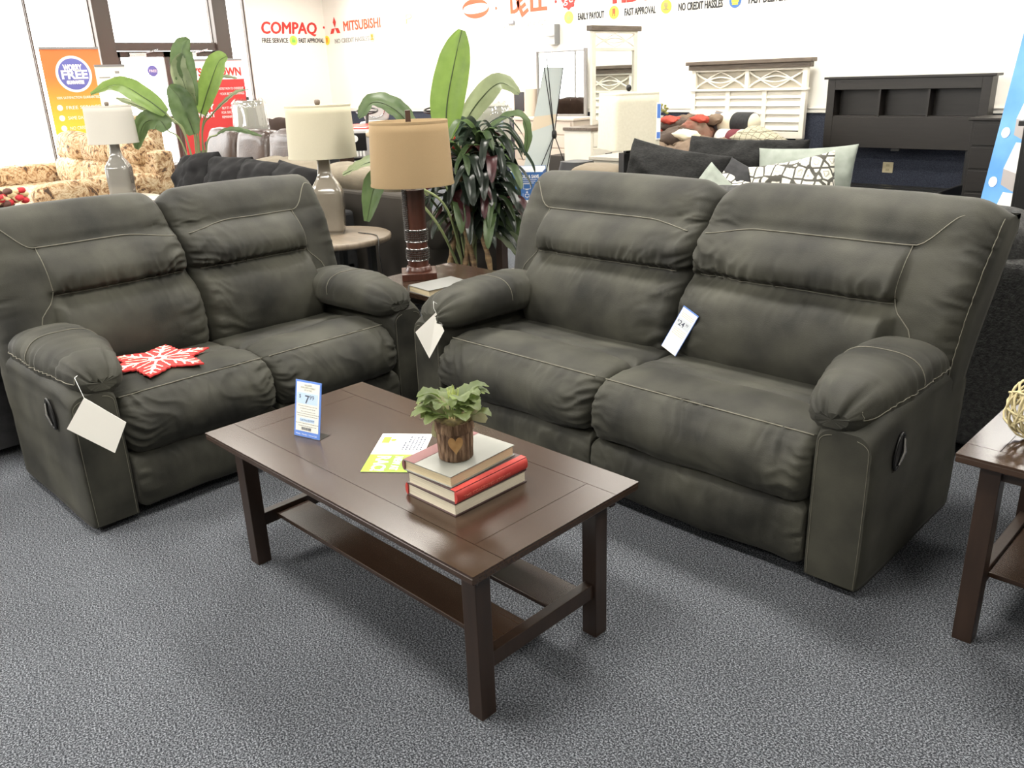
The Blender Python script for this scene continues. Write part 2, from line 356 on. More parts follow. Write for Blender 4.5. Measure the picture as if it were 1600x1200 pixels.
# three diamonds
d3 = MB()
for (cx, cz, a) in ((0, .11, PI / 2), (-.085, -.04, PI / 6 + PI), (.085, -.04, -PI / 6)):
    L, Wd = .095, .05; pts = [(L * math.cos(t) * (1 if i % 2 == 0 else Wd / L), L * math.sin(t) * (1 if i % 2 else 1)) for i, t in enumerate((0, PI / 2, PI, 3 * PI / 2))]
    q = [(cx + (x * math.cos(a) - y * math.sin(a)), cz + (x * math.sin(a) + y * math.cos(a))) for x, y in ((L, 0), (0, Wd), (-L, 0), (0, -Wd))]
    d3.prism(q, 0, .003)
o = d3.build('diamond_logo', RED); o.rotation_euler = RN; o.location = (-14.65, YT, 2.46); tag(o, 'red emblem of three diamonds before the thin orange capitals', 'logo')
# swoosh logo
sw = MB()
for sgn in (1, -1):
    up = []; dn = []
    for i in range(25):
        a = math.radians(20 + 165 * i / 24) + (PI if sgn < 0 else 0)
        wd = .035 * math.sin(PI * i / 24) + .003
        up.append(((.30 + wd) * math.cos(a), (.11 + wd) * math.sin(a))); dn.append(((.30 - wd) * math.cos(a), (.11 - wd) * math.sin(a)))
    n = len(up); sw.add([(x, y, 0) for x, y in up + dn], [(i, i + 1, n + i + 1, n + i) for i in range(n - 1)])
o = sw.build('swoosh_logo', ORRED); o.rotation_euler = RN; o.location = (-10.72, YT, 2.53); tag(o, 'faint orange oval swoosh logo with a mattress maker name', 'logo')
text('logo_name', 'Simmons', .12, (-.24, -.03, .002), (0, 0, 0), PALEY, o, width=.5)
o = thing('round_logo', 'orange-red round scalloped logo with curled monogram on the frieze', 'logo', (-8.75, YT, 2.51))
rl = MB(); rl.lathe([(.12, 0), (.12, .003)], M=Matrix.Rotation(PI / 2, 4, 'X'))
for k in range(8): rl.lathe([(.03, 0), (.03, .002)], c=(.11 * math.cos(k * PI / 4), .11 * math.sin(k * PI / 4), 0), seg=12, M=Matrix.Rotation(PI / 2, 4, 'X'))
rl.build('disc', RED, o)
text('monogram', 'ge', .17, (-.095, -.006, -.04), RN, PAPER, o, width=.19, shear=.2)
for (x, y, z, w_, m) in ((-9.75, 0, 2.28, 0, 0),): pass
def dot(pos, wall, m, label):
    q = MB().lathe([(.022, 0), (.022, .003)], seg=12, M=Matrix.Rotation(PI / 2, 4, 'X' if wall == 'N' else 'Y')).build('wall_dot', m); q.location = pos; tag(q, label, 'dot')
dot((XT, 10.18, 2.5), 'W', RED, 'small red dot between the slanted red name and the diamonds')
dot((-12.9, YT, 2.48), 'N', PALEY, 'faint dot before the faded pale letter')
dot((-10.25, YT, 2.5), 'N', ORRED, 'small orange dot left of the heavy orange name')
dot((-9.0, YT, 2.5), 'N', RED, 'small red dot right of the heavy orange name')
def icon(pos, wall, disc, glyph, label, shape=0):
    t = thing('wall_icon', label, 'icon', pos, 0 if wall == 'N' else PI / 2)
    MB().lathe([(.085, 0), (.085, .003)], seg=28, M=Matrix.Rotation(PI / 2, 4, 'X')).build('disc', disc, t)
    g = MB()
    if shape == 0: g.b2((-.035, -.006, -.035), (.035, -.004, .012)); g.b2((-.03, -.006, .012), (-.015, -.004, .04)); g.b2((0.0, -.006, .012), (.015, -.004, .045))
    elif shape == 1: g.b2((-.028, -.006, -.02), (.028, -.004, .05)); g.b2((-.028, -.006, -.05), (-.008, -.004, -.02)); g.b2((.008, -.006, -.05), (.028, -.004, -.02))
    elif shape == 2: g.b2((-.03, -.006, -.005), (.03, -.004, .05)); g.b2((-.045, -.006, -.045), (.045, -.004, -.025)); g.b2((-.015, -.006, -.03), (.015, -.004, 0))
    else: g.b2((-.05, -.006, -.02), (.05, -.004, .05)); g.b2((-.04, -.006, -.05), (.04, -.004, -.025))
    g.build('pictogram', glyph, t)
icon((XT, 9.47, 2.265), 'W', LIME, decal_mat('green_vinyl', (.2, .55, .1)), 'lime round icon between the two small phrases far left', 0)
icon((-14.95, YT, 2.265), 'N', YEL, ORG, 'yellow and orange round icon just past the wall corner', 1)
icon((-13.5, YT, 2.25), 'N', PALEY, ORG, 'very faint yellow round icon with a tiny orange mark', 2)
icon((-8.75, YT, 2.27), 'N', LIME, decal_mat('green_vinyl2', (.3, .6, .15)), 'lime round icon with a hand, over the small wall speaker', 0)
icon((-7.92, YT, 2.28), 'N', YEL, ORRED, 'yellow round icon with a red ribbon mark', 1)
icon((-7.05, YT, 2.29), 'N', YEL, decal_mat('olive_vinyl', (.3, .25, .1)), 'yellow round icon with a seated-person mark', 2)
icon((-6.02, YT, 2.285), 'N', TEAL, YEL, 'blue and yellow round icon, rightmost on the frieze', 3)

o = thing('wall_dispenser', 'white and grey box-shaped dispenser fixed on the north wall', 'dispenser', (-9.03, YN, 2.05))
MB().prism([(-.09, 0), (.09, 0), (.09, -.06), (-.09, -.12)], -.02, .15).b2((-.09, -.1, -.14), (.09, 0, -.11)).b2((-.09, -.05, -.14), (.09, 0, 0)).build('housing', mat('dispenser_plastic', (.6, .6, .58), .4), o, bevel=.01)
MB().b2((.085, -.11, -.13), (.1, 0, .14)).build('side_cover', mat('grey_plastic', (.2, .2, .2), .5), o)
o = MB().b2((-9.98, YN - .04, 2.25), (-9.85, YN, 2.30)).build('wall_sensor', mat('sensor_grey', (.35, .35, .4), .5), bevel=.01); tag(o, 'tiny grey sensor box on the white wall above the tallest leaf', 'sensor')
o = thing('wall_outlet', 'square ivory outlet plate on navy wainscot under the dark headboard', 'outlet', (-3.91, YN - .012, .355))
MB().b2((-.06, -.008, -.06), (.06, 0, .06)).build('plate', mat('ivory', (.55, .48, .30), .4), o, bevel=.004)
MB().b2((-.02, -.011, .012), (.02, -.008, .04)).b2((-.02, -.011, -.04), (.02, -.008, -.012)).build('socket', mat('ivory_socket', (.42, .36, .22), .4), o)

# ------------------------------------------------------------------ reclining sofas
def wrinkle(s, d, seed, fr=26, reach=.09, amp=.008):
    """fold height near a seam: s runs along the seam, d is the distance from it"""
    d = max(0.0, d)
    if d > reach * 3: return 0
    a = noise.noise(Vector((s * fr + 1.5 * noise.noise(Vector((s * 6, d * 9, seed))), d * 5, seed)))
    b = noise.noise(Vector((s * fr * 2.1, d * 8, seed + 9)))
    a = .55 - 1.9 * abs(a) ** .8 if a > -2 else a
    return amp * (.9 * a + .5 * b) * math.exp(-(d / reach) ** 1.4) * min(1, .35 + d / .03)
def lump(x, y, z, seed, amp=.006, f=5): return amp * noise.noise(Vector((x * f, y * f, z * f + seed)))
BACKP = crom([(.60, .36), (.515, .42), (.474, .50), (.480, .60), (.522, .69), (.604, .748), (.575, .778), (.578, .83), (.628, .888), (.690, .930), (.708, .975), (.748, 1.030), (.815, 1.068), (.88, 1.066), (.93, 1.03), (.945, .98)], 9)
WINGP = crom([(.60, .36), (.555, .42), (.548, .50), (.560, .60), (.582, .69), (.600, .748), (.610, .778), (.632, .83), (.662, .888), (.692, .930), (.712, .975), (.752, 1.030), (.815, 1.066), (.88, 1.064), (.93, 1.03), (.945, .98)], 9)
CREASE, STI = .748, .932
def seam_z(s_out, W2):   # crease height curve near the outer side: drops down at distance from the edge
    return 0
def make_back(parent, xa, xb, out, seed, zs=1.0, mt=SUEDE, st=STITCH, wide=.07):
    xc, hw = (xa + xb) / 2, (xb - xa) / 2; n = len(BACKP)
    xs = []
    def side(rx, s0):
        o_ = [(-1, s0 * k / 5) for k in range(5)]
        for k in range(0, 9):
            a = PI / 2 * k / 8; o_.append((-1 + rx / hw * (1 - math.cos(a)), s0 + (1 - s0) * math.sin(a)))
        return o_
    rl_, rr_ = ((.05, .66), (wide, .42 if wide > .1 else .60)) if out > 0 else ((wide, .42 if wide > .1 else .60), (.05, .66))
    L_ = side(*rl_); R_ = [(-a, b) for a, b in reversed(side(*rr_))]
    N = 130; x0, x1 = L_[-1][0], R_[0][0]
    xs = L_ + [(x0 + (x1 - x0) * k / N, 1) for k in range(1, N)] + R_
    def surf(u, i, sfac=1):
        x = xc + hw * u; d_out = (xb - x) if out > 0 else (x - xa)
        wgt = ss(.185, .225, d_out)          # 1 in the pillow area, 0 on the wing
        y = BACKP[i][0] * wgt + WINGP[i][0] * (1 - wgt); z = BACKP[i][1] * wgt + WINGP[i][1] * (1 - wgt)
        d_in = (x - xa) if out > 0 else (xb - x)
        crown = 1 - (min(1, abs(u)) ** 3)
        # pillows bulge in the middle
        y -= .018 * crown * (1 - .7 * ss(.9, 1.06, z))
        z += .012 * crown * ss(.92, 1.06, z)
        # groove along the wing border
        dg = abs(d_out - .205)
        if z < STI: y += .014 * math.exp(-(dg / .014) ** 2) * (1 if z < .70 else .55)
        # folds
        dc = abs(z - CREASE)
        if wgt > .05: y -= wgt * wrinkle(x, dc + .004, seed, 24, .055, .026 * (.45 + abs(u)) if z > CREASE else .013)
        y -= wrinkle(z + .25 * d_in, d_in, seed + 3, 24, .10, .024 if z < .95 else .010)
        y -= wrinkle(z - .4 * d_out, d_out, seed + 5, 27, .06, .016)
        y += lump(x, 0, z, seed, .013, 4.5) + lump(x, 0, z, seed + 4, .004, 13)
        return x, y, z
    rows = []
    for i in range(n):
        row = []
        zb = BACKP[i][1]
        for (u, s_) in xs:
            x, y, z = surf(u, i)
            yb = .725 + (max(.5, min(z, 1.0)) - .5) * .45
            yb = max(yb, y)
            yy = yb - (yb - y) * s_
            # top corners round down
            if z > .9:
                z -= .05 * max(0, abs(u) - .78) ** 2 / .0484 * ss(.9, 1.05, z)
            # the back widens a little toward the top
            xx = x + (.028 * ss(.5, 1.0, z) * (1 if u > .5 else 0) if out > 0 else (-.028 * ss(.5, 1.0, z) if u < -.5 else 0)) * ss(.5, 1, abs(u))
            row.append((xx, yy, .36 + (z - .36) * zs))
        rows.append(row)
    for c in range(1, 5): pass
    o = MB().loft(rows, True, True).build('backrest', mt, parent)
    # stitching
    def pt_(x, i_f, lift=.002):
        i_f = min(n - 1.001, max(0, i_f)); i = int(i_f); fr = i_f - i; u = max(-.985, min(.985, (x - xc) / hw))
        q = Vector(surf(u, i)).lerp(Vector(surf(u, i + 1)), fr)
        z = q[2]
        if z > .9: z -= .05 * max(0, abs(u) - .78) ** 2 / .0484 * ss(.9, 1.05, z)
        return (q[0], q[1] - lift, z + (lift if i > 105 else 0))
    def iz(z):
        for i in range(n - 18, 1, -1):
            a, b = BACKP[i - 1][1], BACKP[i][1]
            if a <= z <= b: return i - 1 + (z - a) / max(1e-6, b - a)
        return n - 20
    s = out; xe = xb if s > 0 else xa; xi = xa if s > 0 else xb
    m = MB()
    if wide < .1:
        cc = len(xs) - 1 - 8 if s > 0 else 8
        m.tube([Vector(rows[i][cc]) + Vector((s * .0015, -.0015, 0)) for i in range(6, n - 30)], .0016, 5)
    pts = []
    L = abs(xe - xi)
    for k in range(49):
        t = k / 48; x = xi + (xe - xi) * (.04 + .92 * t); d = abs(xe - x)
        z = STI + (.0 if d > .2 else .105 * ss(.2, .06, d)) - (.03 * ss(.25, .0, abs(x - xi)))
        pts.append(pt_(x, iz(z)))
    m.tube(pts, .0022, 5)
    zt = [STI - k * (STI - .775) / 9 for k in range(10)]
    m.tube([pt_(xe - s * .206, iz(z)) for z in zt], .0016, 5)
    m.tube([pt_(xe - s * (.206 - .07 * ss(.76, .66, z)), iz(z)) for z in [.77 - k * .022 for k in range(13)]], .0018, 5)
    m.tube([pt_(xi + (xe - xi) * (.05 + .74 * k / 36), iz(CREASE) + 1, .003) for k in range(37) if abs(xe - (xi + (xe - xi) * (.05 + .74 * k / 36))) > .2], .0014, 5)
    m.build('stitching', st, o)
    return o
SEATP = crom([(.62, .27), (.63, .42), (.52, .452), (.40, .456), (.31, .470), (.268, .458), (.235, .476), (.15, .482), (.075, .470), (.052, .462), (.02, .450), (-.025, .412), (-.047, .36), (-.040, .305), (-.008, .268), (.05, .252), (.30, .25)], 9)
FOOTP = crom([(.10, .265), (.015, .255), (-.016, .225), (-.024, .16), (-.012, .08), (.015, .045), (.10, .04)], 8)
def lofted_x(P, xa, xb, seed, folds, N=100, crown=.020, rx=.045, squeeze=.72):
    xc, hw = (xa + xb) / 2, (xb - xa) / 2
    cy = sum(p.x for p in P) / len(P); cz = sum(p.y for p in P) / len(P)
    us = []
    for k in range(7): a = PI / 2 * k / 6; us.append((-1 + rx / hw * (1 - math.cos(a)), squeeze + (1 - squeeze) * math.sin(a)))
    x0 = us[-1][0]
    for k in range(1, N): us.append((x0 - 2 * x0 * k / N, 1))
    us += [(-a, b) for a, b in reversed(us[:7])]
    def S(u, j, sc_=1):
        x = xc + hw * u; y, z = P[j].x, P[j].y
        k = 1 - abs(u) ** 4
        dy, dz = y - cy, z - cz; ln = math.hypot(dy, dz) + 1e-6
        h = crown * (k - .5) + folds(x, y, z, min(xb - x, x - xa)) + lump(x, y, z, seed, .009, 5) + lump(x, y, z, seed + 3, .003, 14)
        f = sc_ + h / ln if ln > .03 else sc_
        return (x, cy + dy * f, cz + dz * f)
    rows = [[S(u, j, s_) for j in range(len(P))] for u, s_ in us]
    return rows, S, xc, hw
def make_seat(parent, xa, xb, seed, mt=SUEDE, st=STITCH):
    def folds(x, y, z, de):
        h = 0
        if y < .06:
            h += wrinkle(z, de, seed, 30, .075, .020)
            h += wrinkle(x + .3 * z, abs(z - .455) + .01, seed + 2, 15, .11, .013)
        else: h += wrinkle(y, de, seed + 1, 12, .05, .006)
        return h
    rows, S, xc, hw = lofted_x(SEATP, xa, xb, seed, folds)
    o = MB().loft(rows, True, True).build('seat_cushion', mt, parent)
    j = min(range(len(SEATP)), key=lambda i: (SEATP[i].x - .055) ** 2 + (SEATP[i].y - .463) ** 2)
    m = MB()
    for dj in (0,):
        m.tube([Vector(S(-.95 + 1.9 * k / 44, j)) + Vector((0, -.0005, .0015)) for k in range(45)], .0023, 5)
    m.build('stitching', st, o); return o
def make_foot(parent, xa, xb, seed, mt=SUEDE):
    def folds(x, y, z, de): return wrinkle(z, de, seed, 22, .07, .013) + wrinkle(x, abs(z - .25), seed + 4, 18, .08, .012)
    rows, S, xc, hw = lofted_x(FOOTP, xa, xb, seed, folds, crown=.008, squeeze=.8)
    return MB().loft(rows, True, True).build('footrest', mt, parent)
def make_arm(parent, xa, xb, out, seed, mt=SUEDE, st=STITCH, handle=False, handle_m=None):
    # body: stations along y, loop in x-z
    xc, hw = (xa + xb) / 2, (xb - xa) / 2
    rows = []
    ys = [.0, .004, .012, .03, .06] + [.1 + .62 * k / 24 for k in range(25)] + [.735, .742, .745]
    for i, y in enumerate(ys):
        f = 1.0
        if y < .06: f = .90 + .10 * math.sqrt(max(0, 1 - (1 - y / .06) ** 2))
        if y > .725: f = .96
        top = .555 + .02 * ss(.0, .3, y) - .03 * ss(.5, .74, y)
        if y < .10: top -= .035 * (1 - y / .10) ** 2
        row = []
        K = 26
        for k in range(K + 1):       # right side going up, rounded top, left going down
            t = k / K; z = .03 + t * (top - .03 - .05); ww = hw * f * (1 + .03 * math.sin(PI * t))
            x_ = ww; 
            wr = wrinkle(z, .02, seed + 11, 9, .2, .003) + lump(xc, y, z, seed, .005, 6)
            row.append((xc + x_ + (wr if out > 0 else 0), y, z))
        for k in range(1, 8):
            a = PI / 2 * k / 8; row.append((xc + hw * f - .05 * (1 - math.cos(a)), y, top - .05 + .05 * math.sin(a)))
        for k in range(0, 8):
            a = PI / 2 * (8 - k) / 8; row.append((xc - hw * f + .05 * (1 - math.cos(a)), y, top - .05 + .05 * math.sin(a)))
        for k in range(K, -1, -1):
            t = k / K; z = .03 + t * (top - .03 - .05); ww = hw * f * (1 + .03 * math.sin(PI * t))
            wr = wrinkle(z, .02, seed + 13, 9, .2, .003) + lump(xc, y, z, seed, .005, 6)
            row.append((xc - ww - (wr if out < 0 else 0), y, z))
        rows.append(row)
    o = MB().loft(rows, True, True).build('arm', mt, parent)
    # piping lines on the front face
    m = MB()
    for sg in (1, -1):
        pts = []
        for k in range(20):
            z = .035 + k * (.44 / 19); t = (z - .03) / .475
            pts.append((xc + sg * (hw * .90 * (1 + .03 * math.sin(PI * t)) - .006), -.0008, z))
        for k in range(1, 8):
            a = PI / 2 * k / 8; pts.append((xc + sg * (hw * .9 - .006 - .045 * (1 - math.cos(a))), -.0008, .475 + .030 * math.sin(a)))
        m.tube(pts, .0009, 5)
    m.build('stitching', st, o)
    # pad: stations along y
    pad_rows = []; nst = 46
    cx0 = xc - out * .042
    seam = []; cross = []
    for i in range(nst + 1):
        t = i / nst; y = -.004 + .63 * t
        e0 = math.sqrt(max(0.02, 1 - (1 - min(1, t / .17)) ** 2.2)); e1 = math.sqrt(max(0.02, 1 - max(0, (t - .9) / .1) ** 2))
        f = e0 * e1
        a_w = (.094 + .038 * ss(0, .5, t)) * (.45 + .55 * f); top = .634 + .034 * ss(0, .45, t) - .02 * ss(.75, 1, t)
        bot = .492 + .006 * ss(.0, .5, t); mid = .558 + .016 * ss(0, .4, t)
        hh = (top - mid) * f; hb = (mid - bot) * (.4 + .6 * f)
        cx = cx0 - out * .012 * ss(0, .6, t)
        row = []; K = 44
        for k in range(K):
            a = 2 * PI * k / K; ca, sa = math.cos(a), math.sin(a)
            x = cx + a_w * math.copysign(abs(ca) ** .75, ca); z = mid + (hh if sa > 0 else hb) * math.copysign(abs(sa) ** .8, sa)
            ds = abs(sa) * .07
            wv = wrinkle(a * .08 if t < .2 else y, (abs(t - .0) * .6 if t < .2 else ds) + .012, seed + 20, 30, .07, .012 if (sa > -.05) else .004)
            if sa > 0 and t < .32: # front gathers
                wv += .014 * max(0, noise.noise(Vector((a * 3.6, t * 3, seed + 31)))) * (1 - t / .32) - .020 * math.exp(-((a - 1.9 - t * .6) / .10) ** 2) * (1 - t / .3) - .017 * math.exp(-((a - 1.05 + t * .5) / .09) ** 2) * (1 - t / .32) - .012 * math.exp(-((a - 2.6) / .08) ** 2) * (1 - t / .32)
            if sa > 0 and handle_m == 'ruched' and (ca * out > 0): wv += .006 * math.sin(y * 190 + 2 * math.sin(y * 31)) * ss(.05, .15, y) * ss(.62, .3, y) * abs(ca)
            n_ = Vector((ca, sa)).normalized()
            row.append((x + n_.x * wv, y - (wv * .6 if t < .1 else 0), z + n_.y * wv + lump(x, y, z, seed, .005, 7)))
        pad_rows.append(row)
    pd = MB().loft(pad_rows, True, True).build('arm_pad', mt, parent)
    m = MB()
    kk = 0 if out > 0 else 22
    off = Vector((out * .002, 0, .001))
    m.tube([Vector(pad_rows[i][kk]) + off for i in range(2, nst - 1)], .0018, 5)
    m.tube([Vector(pad_rows[3][k]) + Vector((0, -.003, 0)) for k in (range(23, 44))] , .0012, 5) if False else None
    m.tube([Vector(pad_rows[2][k]) + Vector((0, -.002, .001)) for k in (list(range(0, 4)) if out > 0 else list(range(22, 18, -1)))], .0012, 5)
    i0 = int(nst * .58)
    m.tube([Vector(pad_rows[i0][k]) + Vector((0, 0, .0015)) for k in range(0, 23)], .0016, 5)
    m.build('stitching', st, pd)
    # seam across the rounded front tip
    if handle:
        hx = xb if out > 0 else xa
        hy, hz = .165, .435
        Mh = Matrix.Translation((hx + out * .009, hy, hz)) @ Matrix.Rotation(-.28, 4, 'X')
        h = MB(); ring = [Vector((0, .027 * math.cos(a), .055 * math.sin(a))) for a in [2 * PI * k / 28 for k in range(28)]]
        h.tube([Mh @ q for q in ring + [ring[0]]], .005, 6)
        ho = h.build('lever_surround', BLACKM, parent)
        MB().add([Mh @ (q + Vector((-out * .001, 0, 0))) for q in ring], [tuple(range(28))]).build('lever_recess', DARK, ho)
        lv = MB(); lv.tube([Mh @ Vector((out * .004, .012, .04)), Mh @ Vector((out * .010, .018, 0)), Mh @ Vector((out * .004, .012, -.042))], [.004, .006, .004], 8)
        lv.build('lever', CHROME, ho)
    return o
def recliner(name, label, W, loc, rz, aw=.175, handle_side=1, seed=0, ruched=None):
    t = thing(name, label, 'sofa', loc, rz)
    MB().b2((aw + .01, .05, .035), (W - aw - .01, .72, .40)).build('frame', DARK, t); MB().b2((.02, .70, .10), (W - .02, .76, .52)).build('rear_panel', SUEDE, t)
    for x in (.06, W - .06):
        for y in (.06, .68): MB().box((x, y, .0175), (.05, .05, .035)).build('foot', BLACKW, t)
    mid = W / 2
    for s, xa, xb in ((-1, aw + .004, mid - .003), (1, mid + .003, W - aw - .004)):
        make_foot(t, xa, xb, seed + 40 + s); make_seat(t, xa, xb, seed + 50 + s)
    make_back(t, 0.0, mid - .002, -1, seed + 60, wide=.15); make_back(t, mid + .002, W, 1, seed + 70, wide=.07 if handle_side > 0 else .15)
    make_arm(t, 0, aw, -1, seed + 80, handle=(handle_side < 0), handle_m='ruched' if ruched == -1 else None)
    make_arm(t, W - aw, W, 1, seed + 90, handle=(handle_side > 0), handle_m='ruched' if ruched == 1 else None)
    return t
recliner('reclining_sofa', 'large charcoal green suede reclining sofa behind the coffee table, right side', 2.01, (-2.80, 2.2, 0), 0, handle_side=1, seed=1)
recliner('reclining_loveseat', 'charcoal green suede reclining loveseat at the left, with red snowflake mat on it', 1.56, (-2.95, .82, 0), PI / 2, aw=.168, handle_side=-1, seed=5, ruched=-1)

# ------------------------------------------------------------------ coffee table
X0, X1, Y0, Y1, ZT = -2.459, -1.208, 1.063, 1.678, .46
def coffee():
    t = thing('coffee_table', 'dark walnut rectangular coffee table with slatted lower shelf in the middle', 'table', ((X0 + X1) / 2, (Y0 + Y1) / 2, 0))
    a, b = (X1 - X0) / 2, (Y1 - Y0) / 2; fwd = .098
    m = MB(); m.b2((-a, -b, ZT - .024), (a, b, ZT - .006)); o = m.build('tabletop', WOOD, t, bevel=.003)
    g = .0016
    # planked surface: two long rails, two end boards, centre panel
    MB().b2((-a, -b, ZT - .006), (a, -b + fwd, ZT)).b2((-a, b - fwd, ZT - .006), (a, b, ZT)).b2((-a + fwd + g, -b + fwd + g, ZT - .006), (a - fwd - g, b - fwd - g, ZT)).build('surface_board', WOOD, o)
    for e_ in (-a, a - fwd): MB().b2((e_, -b + fwd + g, ZT - .006), (e_ + fwd, b - fwd - g, ZT)).build('end_board', WOODY, o)
    MB().b2((-a + .04, -b + .05, ZT - .065), (a - .04, -b + .07, ZT - .024)).b2((-a + .04, b - .07, ZT - .065), (a - .04, b - .05, ZT - .024)).b2((-a + .05, -b + .05, ZT - .065), (-a + .07, b - .05, ZT - .024)).b2((a - .07, -b + .05, ZT - .065), (a - .05, b - .05, ZT - .024)).build('apron', WOODZ, t)
    L = .049
    for sx in (-1, 1):
        for sy in (-1, 1):
            mm = MB(); x, y = (sx * (a - .072) if sx > 0 else -a + .105), (b - .10 if sy > 0 else -b + .072)
            mm.box((x, y, (ZT - .024) / 2), (L, L, ZT - .024)); mm.build('leg', WOODZ, t, bevel=.002)
    for sx in (-1, 1):
        MB().box((sx * (a - .072) if sx > 0 else -a + .105, -.014, .15), (.03, 2 * b - .172 - L, .045)).build('stretcher', WOODZ, t, bevel=.002)
    for y0, y1 in ((-.165, -.045), (.045, .165)):
        MB().b2((-a + .120, y0, .143), (a - .088, y1, .158)).build('shelf_board', WOOD, t, bevel=.002)
    return t
coffee()
def end_table(label, x0, x1, y0, y1, zt, legw=.05, shelf=True, fwd=.08):
    t = thing('end_table', label, 'table', ((x0 + x1) / 2, (y0 + y1) / 2, 0)); a, b = (x1 - x0) / 2, (y1 - y0) / 2; g = .0014
    o = MB().b2((-a, -b, zt - .024), (a, b, zt - .006)).build('tabletop', WOOD, t, bevel=.003)
    MB().b2((-a, -b, zt - .006), (a, -b + fwd, zt)).b2((-a, b - fwd, zt - .006), (a, b, zt)).b2((-a + fwd + g, -b + fwd + g, zt - .006), (a - fwd - g, b - fwd - g, zt)).build('surface_board', WOOD, o)
    for e_ in (-a, a - fwd): MB().b2((e_, -b + fwd + g, zt - .006), (e_ + fwd, b - fwd - g, zt)).build('end_board', WOODY, o)
    MB().b2((-a + .07, -b + .06, zt - .07), (a - .07, -b + .08, zt - .024)).b2((-a + .07, b - .08, zt - .07), (a - .07, b - .06, zt - .024)).b2((-a + .06, -b + .07, zt - .07), (-a + .08, b - .07, zt - .024)).b2((a - .08, -b + .07, zt - .07), (a - .06, b - .07, zt - .024)).build('apron', WOODZ, t)
    for sx in (-1, 1):
        for sy in (-1, 1): MB().box((sx * (a - .075), sy * (b - .07), (zt - .024) / 2), (legw, legw, zt - .024)).build('leg', WOODZ, t, bevel=.002)
    for sx in (-1, 1): MB().box((sx * (a - .075), 0, .17), (.03, 2 * b - .14 - legw, .045)).build('stretcher', WOODZ, t, bevel=.002)
    MB().b2((-a + .09, -b + .14, .165), (a - .09, b - .14, .18)).build('shelf_board', WOOD, t, bevel=.002)
    return t
end_table('dark walnut end table in the corner between the two reclining sofas', -3.46, -2.88, 2.43, 3.01, .55)
end_table('dark walnut end table cut off by the right edge of the photo', -.578, .05, 2.165, 2.80, .56)

# ------------------------------------------------------------------ things on the coffee table
def local_frame(o, ex, ey):
    ex = Vector(ex).normalized(); ez = ex.cross(Vector(ey)).normalized(); ey = ez.cross(ex)
    Mx = Matrix((ex, ey, ez)).transposed().to_4x4(); Mx.translation = o; return Mx
def price_stand():
    t = thing('price_card_stand', 'blue-edged price card reading 7.99 in a clear stand on the coffee table', 'price sign', (0, 0, 0))
    p0 = Vector((-2.218, 1.241, ZT)); ex = Vector((.112, .030, 0)).normalized(); back = Vector((-ex.y, ex.x, 0)).normalized()
    up = (Vector((0, 0, 1)) + back * .22).normalized(); Wd, Hh = .104, .178
    Mx = local_frame(p0 + up * .002, ex, up); t.matrix_world = Mx
    MB().b2((0, 0, -.001), (Wd, Hh, .001)).build('card_border', BLUEINK, t)
    MB().b2((.006, .018, .001), (Wd - .006, Hh - .006, .0016)).build('card_face', mat('card_cream', (.80, .76, .66), .5), t)
    MB().b2((.008, .105, .0016), (Wd - .012, .140, .0020)).b2((.022, .048, .0016), (Wd - .022, .060, .0020)).build('blue_band', PALEB, t)
    MB().b2((-.001, 0, .0022), (Wd + .001, Hh + .001, .0032)).b2((-.001, 0, -.003), (Wd + .001, Hh + .001, -.0022)).build('clear_sleeve', glass_mat('acrylic', (.98, .99, 1), .03), t)
    text('printed_text', '7', .036, (.040, .108, .0021), (0, 0, 0), INK, t, bold=.0006, ext=.0002)
    text('printed_text', '99', .020, (.058, .121, .0021), (0, 0, 0), INK, t, ext=.0002)
    text('printed_text', '$', .016, (.016, .123, .0021), (0, 0, 0), INK, t, ext=.0002)
    for (b, z, wd) in (('RECLINER', .162, .03), ('SOFA AND LOVESEAT', .154, .06), ('SET OF TWO', .146, .03)): text('printed_text', b, .007, ((Wd - wd) / 2, z, .0021), (0, 0, 0), GREYINK, t, width=wd, ext=.0001)
    for (z, wd) in ((.097, .075), (.089, .06), (.080, .052), (.073, .086), (.066, .08), (.042, .09), (.034, .07)): 
        mm = MB(); x = (Wd - wd) / 2
        while x < (Wd + wd) / 2: l = random.uniform(.003, .009); mm.b2((x, z, .0017), (x + l, z + .0022, .0021)); x += l + .0018
        mm.build('printed_line', GREYINK, t)
    text('printed_text', 'Cash Price $1078.99', .009, (.024, .051, .0021), (0, 0, 0), INK, t, width=.056, ext=.0001)
    bc = MB(); x = .030
    while x < .070: l = random.uniform(.0006, .002); bc.b2((x, .022, .0017), (x + l, .031, .0021)); x += l + random.uniform(.0006, .0016)
    bc.build('barcode', INK, t)
    text('printed_text', 'Weekly  |  Monthly  |  Same as Cash', .007, (.008, .006, .0018), (0, 0, 0), PAPER, t, width=.085, ext=.0001)
    Mi = Mx.inverted(); ft = MB(); q0 = p0 + Vector((0, 0, .001)); q1 = q0 + ex * Wd; bk = back * .05
    ft.add([Mi @ q for q in (q0, q1, q1 + bk, q0 + bk, q0 + Vector((0, 0, .0015)), q1 + Vector((0, 0, .0015)), q1 + bk + Vector((0, 0, .0015)), q0 + bk + Vector((0, 0, .0015)))], [(0, 1, 2, 3), (4, 5, 6, 7), (0, 1, 5, 4), (1, 2, 6, 5), (2, 3, 7, 6), (3, 0, 4, 7)])
    ft.build('stand_foot', glass_mat('acrylic_foot', (.85, .86, .86), .12), t)
price_stand()
